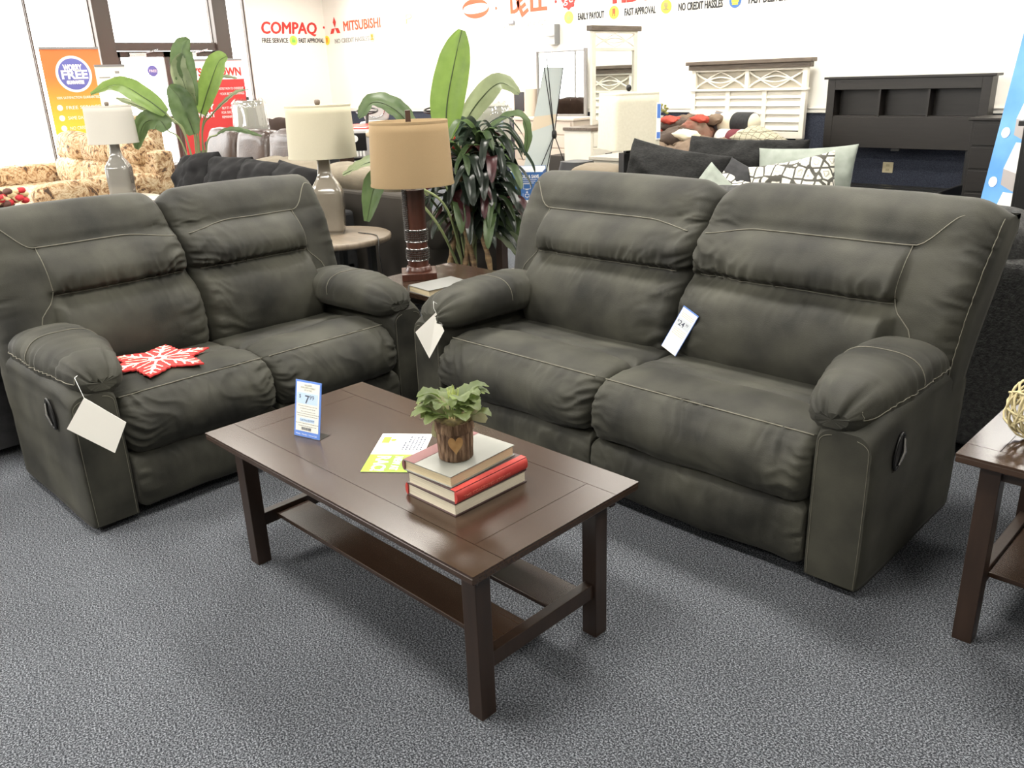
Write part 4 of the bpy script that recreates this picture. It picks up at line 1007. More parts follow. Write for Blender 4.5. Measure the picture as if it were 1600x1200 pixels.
# left plant
T = Vector((-7.62, 3.68, 0))
t = thing('banana_plant', 'tall big-leaved green plant in front of the entrance doors, behind the grey cushions', 'plant', T); pot(t, .2, .5)
for i, (pts, wd, m, nr) in enumerate([
    ([(-7.64, 3.66, .45), (-7.62, 3.68, 1.0), (-7.605, 3.69, 1.34), (-7.625, 3.675, 1.58), (-7.62, 3.68, 1.80), (-7.57, 3.73, 1.90)], .12, MIDL, cv),
    ([(-7.70, 3.72, .45), (-7.74, 3.76, 1.05), (-7.70, 3.80, 1.27), (-7.62, 3.88, 1.50), (-7.54, 3.96, 1.70), (-7.48, 4.02, 1.75)], .115, BIGL, cv),
    ([(-7.55, 3.6, .45), (-7.548, 3.552, 1.106), (-7.615, 3.485, 1.219), (-7.72, 3.38, 1.30), (-7.83, 3.27, 1.37), (-7.94, 3.16, 1.43)], .05, PALL, (.2, -.5, .9)),
    ([(-7.5, 3.6, .45), (-7.49, 3.52, 1.1), (-7.58, 3.42, 1.29), (-7.69, 3.31, 1.42), (-7.84, 3.16, 1.54), (-8.02, 2.98, 1.47)], .10, BIGL, (.35, -.75, .8)),
    ([(-7.6, 3.62, .45), (-7.567, 3.633, .95), (-7.56, 3.64, 1.10), (-7.59, 3.61, 1.28), (-7.62, 3.58, 1.42), (-7.67, 3.53, 1.52)], .13, MIDL, (.7, -.7, .1)),
    ([(-7.5, 3.6, .45), (-7.51, 3.49, 1.03), (-7.588, 3.412, 1.15), (-7.63, 3.37, 1.235), (-7.728, 3.272, 1.21), (-7.80, 3.2, 1.0)], .11, MIDL, (.6, -.6, .5)),
    ([(-7.62, 3.68, .45), (-7.56, 3.74, 1.0), (-7.48, 3.82, 1.09), (-7.40, 3.90, 1.125), (-7.30, 4.0, 1.10), (-7.20, 4.10, 1.06)], .05, MIDL, (.3, -.3, 1)),
    ([(-7.7, 3.73, .45), (-7.71, 3.79, 1.1), (-7.62, 3.88, 1.27), (-7.52, 3.98, 1.38), (-7.45, 4.05, 1.44), (-7.37, 4.13, 1.465)], .035, PALL, (.5, -.2, .9)),
    ([(-7.75, 3.8, .45), (-7.78, 3.82, 1.08), (-7.70, 3.90, 1.34), (-7.64, 3.96, 1.50), (-7.59, 4.01, 1.575), (-7.50, 4.10, 1.56)], .04, PALL, (.5, -.2, .9)),
    ([(-7.6, 3.66, .45), (-7.60, 3.68, 1.0), (-7.62, 3.67, 1.25), (-7.63, 3.66, 1.48), (-7.65, 3.64, 1.66), (-7.62, 3.68, 1.78)], .09, PALL, (.7, -.55, .2))]):
    big_leaf(t, '', pts, 2, wd, m, nr, .22, 20 + i, T)

# ------------------------------------------------------------------ background seating
def soft_sofa(name, label, x0, x1, y0, y1, face, n, m, seat_z=.46, back_z=.92, arm_z=.62, aw=.2, cat='sofa', bm=None, back_t=.26, backs=2, arms=(1, 1), seed=0, amp=.012, arm_m=None, group=None, e=.42):
    """face 'S': front at y0; 'N': front at y1"""
    t = thing(name, label, cat, ((x0 + x1) / 2, (y0 + y1) / 2, 0), 0 if face == 'S' else PI, group); a, b = (x1 - x0) / 2, (y1 - y0) / 2
    MB().b2((-a + .02, -b + .05, .05), (a - .02, b - .02, seat_z - .14)).b2((-a + .02, b - .2, .05), (a - .02, b, back_z - .12)).build('frame', bm or m, t, bevel=.03, seg=3)
    for sx in (-1, 1):
        for sy in (-1, 1): MB().box((sx * (a - .1), sy * (b - .1), .025), (.06, .06, .05)).build('foot', BLACKW, t)
    for s in (-1, 1):
        if arms[(s + 1) // 2]:
            mb = MB(); mb.pillow((s * (a - aw / 2), -.02, arm_z - .11), (aw * 1.1, 2 * b - .1, .26), seed=seed + s, e=.5, amp=amp, n=26); mb.box((s * (a - aw / 2), -.02, (arm_z - .1) / 2 + .03), (aw * .86, 2 * b - .14, arm_z - .12)); mb.build('arm', arm_m or m, t)
    xi = -a + aw * arms[0]; xj = a - aw * arms[1]; w_ = (xj - xi) / n
    for k in range(n):
        MB().pillow((xi + w_ * (k + .5), -.08, seat_z - .08), (w_ * .99, 2 * b - .30, .2), seed=seed + k, e=.38, amp=amp, n=22).build('seat_cushion', m, t)
        rot = Matrix.Rotation(-.14, 3, 'X')
        if backs == 1: MB().pillow((xi + w_ * (k + .5), b - .17, (seat_z + back_z) / 2 + .01), (w_ * .99, back_t, back_z - seat_z + .06), rot, seed + k + 7, e, amp, 26).build('back_cushion', m, t)
        else:
            hh = (back_z - seat_z) / backs
            for j in range(backs):
                MB().pillow((xi + w_ * (k + .5), b - .22 + .05 * j, seat_z + hh * (j + .5)), (w_ * .99, back_t, hh * 1.25), rot, seed + k + j * 5, e + .12, amp, 22).build('back_cushion', m, t)
    return t
def camo_mat():
    m = mat('camouflage_fabric', (.36, .24, .12), .85, bump=.3, bscale=30); nt = m.node_tree; b = nt.nodes['Principled BSDF']
    tc = nn(nt, 'ShaderNodeTexCoord'); n1 = nn(nt, 'ShaderNodeTexNoise', _Scale=9.0, _Detail=6.0, _Roughness=.7); n1.inputs['Distortion'].default_value = 2.2
    r = nn(nt, 'ShaderNodeValToRGB'); r.color_ramp.interpolation = 'CONSTANT'; e = r.color_ramp.elements; e[0].position = 0; e[0].color = (.06, .035, .02, 1); e[1].position = .40; e[1].color = (.24, .13, .06, 1)
    for p_, c in ((.46, (.42, .28, .15, 1)), (.53, (.58, .46, .30, 1)), (.60, (.30, .19, .09, 1)), (.66, (.66, .56, .40, 1))): k = e.new(p_); k.color = c
    nt.links.new(tc.outputs['Object'], n1.inputs['Vector']); nt.links.new(n1.outputs[0], r.inputs[0]); nt.links.new(r.outputs[0], b.inputs['Base Color']); return m
CAMO = camo_mat()
BROWNL = mat('brown_leather', (.075, .042, .030), .35, (.12, .07, .05), scale=8, bump=.2, bscale=60, coat=.2); TANLEA = mat('tan_brown_leather', (.19, .10, .065), .8, (.25, .14, .095), scale=8, spec=.15)
TAUPE = mat('taupe_microfiber', (.20, .165, .115), .85, (.25, .21, .15), scale=10, bump=.2, bscale=120); DTAUPE = mat('dark_taupe_side', (.05, .042, .034), .85)
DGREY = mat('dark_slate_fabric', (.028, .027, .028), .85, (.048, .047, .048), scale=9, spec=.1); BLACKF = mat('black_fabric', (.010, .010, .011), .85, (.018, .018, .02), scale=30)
CHAR = mat('charcoal_chenille', (.016, .016, .016), .9, (.045, .045, .043), scale=60, bump=.5, bscale=150); BEIGE = mat('beige_fabric', (.62, .58, .48), .85, (.68, .64, .54), scale=20)
soft_sofa('recliner_sofa', 'camouflage-print reclining sofa with puffy backs by the window wall', -11.5, -8.72, 2.55, 3.95, 'S', 3, CAMO, .48, 1.02, .68, .24, backs=2, back_t=.34, seed=1, amp=.02, e=.5)
soft_sofa('recliner_chair', 'camouflage-print recliner mostly hidden behind the camouflage sofa', -12.9, -11.7, 4.2, 5.2, 'S', 1, CAMO, .48, 1.12, .68, .22, cat='armchair', backs=2, back_t=.3, seed=2, amp=.02)
soft_sofa('leather_sofa', 'glossy dark brown leather sofa seen from behind, left of the big-leaved plant', -10.1, -7.50, 4.10, 5.15, 'S', 3, BROWNL, .46, 1.0, .64, .24, backs=1, back_t=.32, seed=3, amp=.025, bm=BLACKF)
soft_sofa('leather_loveseat', 'lighter brown leather reclining loveseat far back near the entrance', -11.9, -9.3, 5.62, 6.6, 'S', 3, TANLEA, .46, 1.02, .64, .22, backs=1, back_t=.34, seed=4, amp=.02)
soft_sofa('fabric_sofa', 'pale beige sofa washed out by daylight at the far left', -14.2, -11.65, 1.9, 3.0, 'S', 2, BEIGE, .44, .88, .6, .2, backs=1, seed=5)
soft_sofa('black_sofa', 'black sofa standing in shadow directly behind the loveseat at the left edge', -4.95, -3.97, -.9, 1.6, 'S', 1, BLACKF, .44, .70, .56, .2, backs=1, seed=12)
tag(MB().pillow((-12.35, 2.70, .74), (.5, .2, .45), Matrix.Rotation(-.3, 3, 'X'), 3, .55, .008).build('throw_pillow', mat('leaf_print_pillow', (.62, .60, .50), .8, (.25, .24, .18), scale=22, lo=.52, hi=.56)), 'leaf-print cushion on the pale beige sofa at the far left', 'pillow')
ds_ = soft_sofa('slate_sofa', 'dark slate grey fabric sofa behind the loveseat with black seat edge', -6.95, -4.93, 2.50, 3.46, 'S', 3, BLACKF, .46, .78, .60, .2, backs=1, seed=6)
for k, (x, z) in enumerate(((-6.50, .79), (-6.0, .785), (-5.53, .775), (-5.12, .765))):
    tag(MB().cushion((x, 3.10, z), (.56, .28, .46), Matrix.Rotation(-.30, 3, 'X') @ Matrix.Rotation(.06 * (k - 1.5), 3, 'Y'), k + 2, .022, sag=.03).build('back_pillow', DGREY), ('leftmost of the dark slate cushions, in front of the big-leaved plant', 'second dark slate cushion from the left behind the loveseat', 'third dark slate cushion from the left behind the loveseat', 'rightmost dark slate cushion, directly left of the taupe bottle lamp')[k], 'pillow', 'dark slate back cushions')
soft_sofa('taupe_sofa', 'long taupe fabric sofa with rolled back behind the slate sofa, facing away', -6.9, -4.36, 3.50, 4.40, 'N', 2, TAUPE, .46, .91, .62, .22, backs=2, back_t=.30, seed=7, amp=.016, bm=DTAUPE, arm_m=DTAUPE)
soft_sofa('charcoal_sofa', 'charcoal chenille sofa standing back to back behind the large green sofa', -2.75, .35, 3.42, 4.45, 'N', 3, CHAR, .46, .93, .62, .26, backs=1, back_t=.30, seed=8, amp=.014)
soft_sofa('taupe_armchair', 'round-armed beige-brown armchair just left of the square-shaded lamp', -5.0, -4.1, 5.5, 6.35, 'N', 1, mat('mushroom_fabric', (.19, .155, .11), .85), .42, .74, .56, .2, cat='armchair', backs=1, seed=9)

# ------------------------------------------------------------------ loose pillows
def pil(label, c, d, rx, ry, rz, m, seed, e=.5, amp=.012, group=None, name='throw_pillow', pinch=.55):
    Rm = Matrix.Rotation(rz, 3, 'Z') @ Matrix.Rotation(rx, 3, 'X') @ Matrix.Rotation(ry, 3, 'Y')
    o = MB().cushion(c, d, Rm, seed, amp).build(name, m); return tag(o, label, 'pillow', group)
CHARP = mat('charcoal_corduroy', (.022, .022, .022), .85, (.05, .05, .048), scale=60, stretch=(1, 1, 5), bump=.4, bscale=120, spec=.15)
SAGE = mat('sage_green_fabric', (.24, .27, .23), .8, (.29, .32, .28), scale=20)
def trellis():
    m = mat('trellis_print', (.55, .53, .46), .8); nt = m.node_tree; b = nt.nodes['Principled BSDF']; tc = nn(nt, 'ShaderNodeTexCoord')
    v = nn(nt, 'ShaderNodeTexVoronoi', feature='DISTANCE_TO_EDGE', _Scale=19.0, _Randomness=.35); r = nn(nt, 'ShaderNodeValToRGB'); e = r.color_ramp.elements
    e[0].position = .07; e[0].color = (.055, .052, .042, 1); e[1].position = .10; e[1].color = (.62, .60, .52, 1)
    for p_, c in ((.24, (.62, .60, .52, 1)), (.26, (.30, .29, .24, 1)), (.31, (.30, .29, .24, 1)), (.33, (.6, .58, .5, 1))): k = e.new(p_); k.color = c
    nt.links.new(tc.outputs['Object'], v.inputs['Vector']); nt.links.new(v.outputs['Distance'], r.inputs[0]); nt.links.new(r.outputs[0], b.inputs['Base Color']); return m
TREL = trellis()
def lattice():
    m = mat('cream_lattice_print', (.66, .60, .44), .8); nt = m.node_tree; b = nt.nodes['Principled BSDF']; tc = nn(nt, 'ShaderNodeTexCoord')
    v = nn(nt, 'ShaderNodeTexVoronoi', feature='DISTANCE_TO_EDGE', _Scale=15.0, _Randomness=.1); r = nn(nt, 'ShaderNodeValToRGB'); e = r.color_ramp.elements
    e[0].position = .03; e[0].color = (.10, .085, .05, 1); e[1].position = .06; e[1].color = (.36, .33, .24, 1)
    nt.links.new(tc.outputs['Object'], v.inputs['Vector']); nt.links.new(v.outputs['Distance'], r.inputs[0]); nt.links.new(r.outputs[0], b.inputs['Base Color']); return m
G_ = 'pillows behind the large sofa'
pil('big dark corduroy cushion directly right of the square lamp shade', (-2.72, 4.02, .86), (.62, .26, .50), -.22, .14, .12, CHARP, 1, .5, .03)
pil('big dark corduroy cushion behind the small sage pillow', (-2.45, 4.30, .905), (.70, .28, .48), -.25, .02, .1, CHARP, 2, .5, .035)
pil('small sage green pillow, left one, pointing up behind the large sofa', (-2.36, 3.86, .82), (.34, .13, .34), -.3, .62, .1, SAGE, 3)
pil('black pillow lying between the left sage pillow and the trellis one', (-2.20, 4.00, .87), (.46, .15, .26), -.4, .38, .1, BLACKF, 4)
pil('black and white trellis pillow mostly hidden beneath the black pillow', (-2.22, 3.92, .83), (.42, .14, .28), -.5, .30, .0, TREL, 8)
pil('black and cream trellis print pillow behind the large sofa', (-1.97, 3.98, .88), (.42, .15, .40), -.3, -.22, .2, TREL, 5)
pil('large sage green pillow behind the trellis print pillow', (-2.02, 4.18, .90), (.50, .16, .44), -.25, -.06, .15, SAGE, 6)

# low platform bed with headboard and pillow pile
def bed(label, x0, x1, y0, y1, m, h=.52):
    t = thing('bed', label, 'bed', ((x0 + x1) / 2, (y0 + y1) / 2, 0)); a, b = (x1 - x0) / 2, (y1 - y0) / 2
    MB().b2((-a, -b, .02), (a, b, .25)).build('box_base', BLACKF, t, bevel=.02)
    MB().pillow((0, 0, (h + .25) / 2), (2 * a, 2 * b, h - .22), None, 3, .18, .004, 24).build('mattress', m, t)
bed('dark-covered bed heaped with pillows before the white headboard', -6.45, -4.85, 7.95, 9.95, BLACKF)
MOCHA = mat('mocha_microsuede', (.17, .115, .075), .85, (.22, .155, .105), scale=12, bump=.3, bscale=25); DKBR = mat('dark_brown_suede', (.04, .024, .017), .8, (.07, .045, .03), scale=10); REDF = mat('rust_red_fabric', (.33, .035, .02), .8, (.40, .06, .035), scale=20); CREAMF = mat('cream_fabric', (.68, .62, .47), .8); WHT = mat('white_fabric', (.75, .73, .68), .8); GRYF = mat('grey_stripe_fabric', (.12, .11, .12), .8); MAR = mat('maroon_fabric', (.13, .02, .03), .8)
pz = [
 ('tan pillow at the left end of the pile, against the square lamp shade', (-5.95, 8.35, .66), (.5, .45, .2), 0, .2, .4, MOCHA), ('flat tan pillow at the lower front of the pillow pile', (-5.72, 8.30, .60), (.60, .45, .16), .1, .1, -.2, MOCHA),
 ('dark brown pillow crumpled in the middle of the pile', (-5.78, 8.65, .76), (.55, .4, .2), .1, -.1, .3, DKBR), ('tan quilted pillow at the front centre of the pile', (-5.32, 8.38, .64), (.62, .5, .26), .2, -.1, .2, MOCHA),
 ('brown pillow on top of the pile, at left', (-5.95, 8.95, .87), (.6, .42, .17), 0, -.1, .1, DKBR), ('light brown pillow on top of the pile, near the white headboard', (-5.72, 9.1, .93), (.70, .45, .17), 0, -.06, .0, MOCHA),
 ('small rust red pillow at the left rear of the pile', (-6.22, 8.8, .82), (.32, .3, .14), 0, .1, .1, REDF), ('rust red pillow sticking out beside the dark corduroy cushion', (-5.25, 8.60, .66), (.44, .36, .14), .1, .2, .4, REDF),
 ('brown and rust folded pillow with white tag, right of the pile', (-5.62, 8.85, .82), (.40, .34, .22), .2, .5, .2, mat('red_brown_pillow', (.20, .07, .045), .8, (.14, .09, .06), scale=6)), ('tan crumpled pillow on the right slope of the pile', (-5.45, 8.62, .66), (.5, .4, .22), .2, .3, .1, MOCHA)]
for i, (lb, c, d, a, b_, g, m) in enumerate(pz): pil(lb, c, d, a, b_, g, m, i + 11, .55, .025, 'pillow pile on the dark bed')
for (lb, c, d, m) in (('rust stripe pillow end lying on the top brown pillow', (-6.0, 8.86, .935), (.22, .30, .10), REDF), ('white-centred pillow on top of the pile', (-5.66, 9.04, 1.0), (.26, .32, .08), WHT), ('small cream pillow peeking out in the middle of the pile', (-5.55, 8.5, .80), (.26, .26, .12), CREAMF), ('rust pillow end beside the white-centred pillow', (-5.60, 8.9, .95), (.2, .3, .10), REDF)): pil(lb, c, d, 0, .15, .1, m, 31, .6, .01, 'pillow pile on the dark bed', pinch=0)
def bolster(label, c, L, r, rz, bands):
    t = thing('bolster_pillow', label, 'pillow', c, rz); x = -L / 2
    for m, f in bands:
        w_ = L * f; MB().lathe([(r * .93, x), (r, x + .02), (r, x + w_ - .02), (r * .95, x + w_)], seg=28, M=Matrix.Rotation(PI / 2, 4, 'Y')).build('band', m, t); x += w_
    MB().lathe([(r * .93, L / 2 - .002), (r * .7, L / 2 + .03), (0, L / 2 + .04)], seg=28, cap=False, M=Matrix.Rotation(PI / 2, 4, 'Y')).build('end_cap', CREAMF, t)
    return t
bolster('grey, cream and black striped bolster pillow leaning on the white headboard', (-5.33, 9.10, .895), .60, .125, -.12, ((GRYF, .28), (CREAMF, .30), (BLACKF, .42)))
bolster('maroon, cream and brown striped bolster below the grey striped one', (-5.12, 8.95, .72), .60, .12, -.10, ((WHT, .25), (MAR, .22), (CREAMF, .22), (DKBR, .31)))
pil('cream lattice-print pillow at the right end of the bed', (-4.74, 8.72, .74), (.54, .42, .22), .2, .35, -.1, lattice(), 41, .5, .01, pinch=.8)
bl_ = MB().b2((-4.80, 8.5, 0), (-4.53, 9.4, .55)).build('black_ottoman', BLACKF, bevel=.04); tag(bl_, 'low black fabric-covered block beside the bed, under the lattice pillow', 'ottoman')
t = thing('price_card', 'small white price card standing beside the cream lattice pillow', 'price sign', (-4.62, 8.62, .55), .5); MB().b2((-.09, -.01, 0), (.09, 0, .16)).build('card', PAPER, t); text('printed_text', '19.99', .06, (-.07, -.012, .06), (PI / 2, 0, 0), INK, t, width=.13)

# ------------------------------------------------------------------ bedroom furniture by the north wall
def lattice_arcs(x0, x1, z0, z1, y, M=None, th=.009):
    m = MB(); w_, h = x1 - x0, z1 - z0; cx, cz = (x0 + x1) / 2, (z0 + z1) / 2
    for k in range(3):
        for s in (-1, 1):
            pts = []
            for i in range(17):
                u = -1 + 2 * i / 16; q = .5 * h * (-.95 + 1.9 * (1 - u * u) ) * (1 - .28 * k) if k < 2 else 0
                off = (k - .5) * .0
                zz = cz + s * (h * .46 * (1 - 2 * (abs(u) ** (1.3 + .4 * k))) * (1 if k == 0 else .62) - (0 if k == 0 else .12 * h))
                pts.append((cx + u * w_ / 2, y, max(z0, min(z1, zz))))
            m.tube(pts, th, 5)
    return m
t = thing('headboard', 'cream louvered headboard with brown cap and curved lattice against the north wall', 'headboard', (-5.70, 10.06, 0))
MB().b2((-.84, -.06, 1.50 - .02), (.83, .04, 1.54)).b2((-.87, -.09, 1.54), (.86, .05, 1.585)).build('cap_rail', CAPW, t, bevel=.006)
MB().b2((-.80, -.035, .66), (-.74, .03, 1.50)).b2((.73, -.035, .66), (.79, .03, 1.50)).b2((-.74, -.035, 1.455), (.73, .03, 1.49)).b2((-.82, -.05, 1.22), (.81, .03, 1.25)).b2((-.74, -.035, .66), (.73, .03, .74)).b2((-.03, -.035, 1.25), (.02, .03, 1.46)).b2((-.29, -.035, .74), (-.23, .03, 1.22)).b2((.22, -.035, .74), (.28, .03, 1.22)).build('frame', WHITEP, t, bevel=.004)
for x0, x1 in ((-.74, -.29), (-.23, .22), (.28, .73)):
    m = MB()
    for k in range(5):
        z = .75 + k * .094; m.add([(x0, .0, z + .094), (x1, .0, z + .094), (x1, -.028, z + .006), (x0, -.028, z + .006), (x0, .02, z + .094), (x1, .02, z + .094), (x1, .02, z), (x0, .02, z)], [(0, 1, 2, 3), (3, 2, 6, 7), (4, 5, 1, 0), (7, 6, 5, 4), (0, 3, 7, 4), (1, 5, 6, 2)])
    m.build('louver_panel', WHITEP, t)
for x0, x1 in ((-.74, -.03), (.02, .73)): lattice_arcs(x0, x1, 1.25, 1.455, -.01).build('lattice', WHITEP, t)
MB().b2((-.74, .018, 1.25), (.73, .026, 1.455)).build('lattice_backing', mat('darker_cream_backing', (.50, .46, .38), .8), t)  # backing board in a darker cream than the frame
for x in (-.80, .70): MB().b2((x, -.02, 0), (x + .08, .03, .66)).build('leg', WHITEP, t, bevel=.003)
# dark bookcase headboard
t = thing('headboard', 'dark espresso bookcase headboard with three open cubbies on the right', 'headboard', (-3.70, 9.98, 0))
m = MB().b2((-.90, -.16, 1.335), (.90, .05, 1.36)).b2((-.86, -.14, .60), (-.77, .04, 1.335)).b2((.77, -.14, .60), (.86, .04, 1.335)).b2((-.77, -.14, 1.22), (.77, .04, 1.335)).b2((-.77, -.14, .60), (.77, -.02, .93)); m.b2((-.77, .02, .60), (.77, .04, 1.3)); m.build('case', ESPRESSO, t, bevel=.003)
for x in (-.26, .26): MB().b2((x - .01, -.13, .93), (x + .01, .03, 1.22)).build('divider', ESPRESSO, t)
MB().b2((-.77, -.12, .93), (.77, .02, .945)).build('shelf', ESPRESSO, t)
for x in (-.86, .70): MB().b2((x, -.13, 0), (x + .16, .03, .60)).build('leg', BLACKW, t, bevel=.003)
MB().b2((-.06, -.16, .575), (.03, -.13, .60)).build('bracket', BLACKM, t)
t = thing('platform_bed', 'black wooden platform bed frame in front of the dark headboard', 'bed', (-3.70, 9.0, 0))
for x in (-.80, .77): MB().b2((x, -.9, .12), (x + .03, .84, .28)).build('side_rail', BLACKW, t)
MB().b2((-.80, -.95, 0), (.80, -.9, .30)).build('footboard', BLACKW, t, bevel=.005)
MB().b2((-.03, -.9, .14), (.03, .8, .20)).build('centre_rail', BLACKM, t)
MB().b2((-.05, .30, 0), (.05, .4, .14)).build('centre_leg', BLACKM, t)
for k in range(9): MB().b2((-.77, -.75 + k * .18, .20), (.77, -.67 + k * .18, .215)).build('slat', BLACKW, t)
t = thing('dresser', 'tall dark wooden dresser beside the leaning mattress banner', 'dresser', (-2.22, 9.3, 0))
MB().b2((-.52, -.24, .03), (.52, .24, .95)).build('case', ESPRESSO, t, bevel=.004); MB().b2((-.55, -.26, .95), (.55, .25, .975)).build('top', ESPRESSO, t, bevel=.004)
for k in range(4):
    o = MB().b2((-.49, -.255, .08 + k * .215), (.49, -.24, .275 + k * .215)).build('drawer', ESPRESSO, t, bevel=.003); MB().tube([(-.1, -.27, .18 + k * .215), (.1, -.27, .18 + k * .215)], .006, 6).build('handle', BLACKM, o)
def cream_dresser(label, x, y, w_, d_, h, rz, cols, rows, M1=WHITEP, top=CAPW, name='dresser'):
    t = thing(name, label, 'dresser', (x, y, 0), rz); a, b = w_ / 2, d_ / 2
    MB().b2((-a, -b, .06), (a, b, h - .03)).build('case', M1, t, bevel=.004); MB().b2((-a - .03, -b - .03, h - .035), (a + .03, b, h)).build('top', top, t, bevel=.005)
    for sx in (-1, 1): MB().b2((sx * a - sx * .08, -b, 0), (sx * a, -b + .06, .07)).build('foot', M1, t); MB().b2((sx * a - sx * .08, b - .06, 0), (sx * a, b, .07)).build('foot', M1, t)
    cw = (w_ - .06) / cols; rh = (h - .15) / rows
    for i in range(cols):
        for j in range(rows):
            x0 = -a + .03 + i * cw; z0 = .10 + j * rh; o = MB().b2((x0 + .01, -b - .014, z0 + .01), (x0 + cw - .01, -b, z0 + rh - .01)).build('drawer', M1, t, bevel=.004)
            MB().tube([(x0 + cw / 2 - .06, -b - .03, z0 + rh * .55), (x0 + cw / 2 + .06, -b - .03, z0 + rh * .55)], .006, 6).build('handle', BLACKM, o)
    return t
cream_dresser('cream dresser with grey-brown top carrying the tall framed mirror', -6.85, 8.98, 1.72, .42, .885, PI / 2, 3, 4)
cream_dresser('pinkish cream chest of drawers against the north wall behind the X-frame banner', -8.75, 9.85, 1.15, .50, .90, 0, 1, 4, M1=WHITEP2, top=WHITEP2, name='chest_of_drawers')
t = thing('dresser_mirror', 'tall cream-framed mirror with lattice top and brown cap standing on the cream dresser', 'mirror', (-6.98, 9.0, .885), PI / 2)
m = MB().b2((-.46, -.02, 0), (-.39, .02, 1.09)).b2((.39, -.02, 0), (.46, .02, 1.09)).b2((-.39, -.02, 0), (.39, .02, .05)).b2((-.39, -.02, .86), (.39, .02, .90)).b2((-.39, -.02, 1.06), (.39, .02, 1.09)); m.build('frame', WHITEP, t, bevel=.004)
MB().b2((-.39, 0, .05), (.39, .01, .86)).build('mirror_glass', MIRROR, t)
lattice_arcs(-.39, .39, .90, 1.06, -.004, th=.007).build('lattice', WHITEP, t)
MB().b2((-.50, -.05, 1.09), (.50, .04, 1.15)).build('cap_rail', CAPW, t, bevel=.006)
t = thing('wall_mirror', 'plain mirror in a thin grey frame standing on the pinkish chest of drawers', 'mirror', (-8.78, 10.04, .90), .10)
MB().b2((-.44, -.02, 0), (-.415, .02, .92)).b2((.415, -.02, 0), (.46, .02, .94)).b2((-.44, -.02, .90), (.44, .02, .915)).b2((-.44, -.02, 0), (.44, .02, .03)).build('frame', mat('grey_frame', (.22, .21, .2), .5), t)
MB().b2((-.415, 0, .03), (.415, .008, .90)).build('mirror_glass', MIRROR, t)
t = thing('tall_cabinet', 'narrow pinkish cabinet with black upper panel left of the chest of drawers', 'cabinet', (-9.42, 9.95, 0))
MB().b2((-.13, -.15, 0), (.13, .15, 1.30)).build('case', WHITEP2, t, bevel=.004); MB().b2((-.10, -.16, .98), (.10, -.15, 1.26)).build('dark_panel', BLACKW, t)
# vase, gold flowers
t = thing('vase', 'small white ceramic vase on the cream dresser beside the square lamp shade', 'vase', (-6.80, 8.55, .885)); MB().lathe([(.03, 0), (.065, .04), (.07, .09), (.03, .15), (.018, .2), (.022, .22)], seg=24).build('vase_body', mat('ivory_ceramic', (.7, .66, .56), .3), t)
t = thing('flower_arrangement', 'bunch of gold and green flowers in a low bowl on a cream dresser top', 'flowers', (-6.78, 9.66, .885)); MB().lathe([(.05, 0), (.09, .05), (.085, .055)], seg=20).build('bowl', WHITEP, t)
R = random.Random(5); m = MB()
for k in range(60):
    a = R.uniform(0, 6.28); rr = R.uniform(0, .14); m.pillow((rr * math.cos(a), rr * math.sin(a), .08 + R.uniform(0, .12)), (.035, .035, .03), None, k, .9, .004, 5)
m.build('blossoms', mat('gold_blossom', (.35, .30, .08), .8, (.2, .22, .08), scale=30), t)
t = thing('flower_arrangement', 'red and cream flowers at the lower left edge behind the loveseat', 'flowers', (-8.12, 2.12, .56)); MB().lathe([(.06, 0), (.1, .06), (.09, .065)], seg=20).build('bowl', BROWNL, t)
for nm, mt in (('red_blossom', (.45, .02, .03)), ('cream_blossom', (.62, .50, .28)), ('brown_leafage', (.10, .04, .03))):
    m = MB()
    for k in range(22): a = R.uniform(0, 6.28); rr = R.uniform(0, .2); m.pillow((rr * math.cos(a), rr * math.sin(a), .08 + R.uniform(0, .1)), (.07, .07, .05), None, k, .9, .01, 5)
    m.build('blossoms', mat(nm, mt, .7), t)
t = thing('low_table', 'low table carrying the red flower arrangement', 'table', (-8.12, 2.0, 0)); MB().b2((-.5, -.4, .53), (.5, .4, .56)).build('tabletop', OAK, t, bevel=.004)
for sx in (-1, 1):
    for sy in (-1, 1): MB().box((sx * .44, sy * .34, .265), (.05, .05, .53)).build('leg', OAK, t)

# wrapped lamps, square lamp
def wrapped_lamp(label, x, y, z, k=1.0, body=(.30, .30, .29)):
    t = thing('table_lamp', label, 'lamp', (x, y, z), .3)
    MB().lathe([(.09 * k, 0), (.095 * k, .02), (.085 * k, .15 * k), (.06 * k, .38 * k), (.045 * k, .42 * k)], seg=32).build('lamp_body', mat('grey_ceramic', body, .25), t)
    MB().lathe([(.012, .42 * k), (.012, .46 * k)], seg=10).build('neck', CHROME, t)
    shade(t, .40 * k, .70 * k, .175 * k, .155 * k, .95, WHITEL)
    MB().box((0, 0, .725 * k), (.024, .024, .04)).build('finial', BLACKM, t)
    wr = MB(); rows = []
    for i in range(9):
        z_ = .37 * k + .35 * k * i / 8; r = (.192 - .02 * i / 8) * k * (.8 if i in (0, 8) else 1); rows.append([((r + .006 * noise.noise(Vector((j * .9, i * .5, x)))) * math.cos(2 * PI * j / 60), (r + .006 * noise.noise(Vector((j * .9, i * .5, x)))) * math.sin(2 * PI * j / 60), z_ + .008 * math.sin(j * 1.7)) for j in range(60)])
    wr.loft(rows, False, True); wr.build('plastic_wrap', PLASTICWRAP, t)
wrapped_lamp('plastic-wrapped lamp with drum shade behind the dark plant, beside the blue box', -4.26, 4.10, .62)
wrapped_lamp('plastic-wrapped lamp with grey base in front of the brown leather loveseat', -9.62, 5.36, .54, 1.12)
t = thing('end_table', 'small dark table holding the wrapped lamp behind the taupe sofa', 'table', (-9.64, 5.38, 0)); MB().b2((-.16, -.13, .50), (.18, .13, .54)).build('tabletop', ESPRESSO, t)
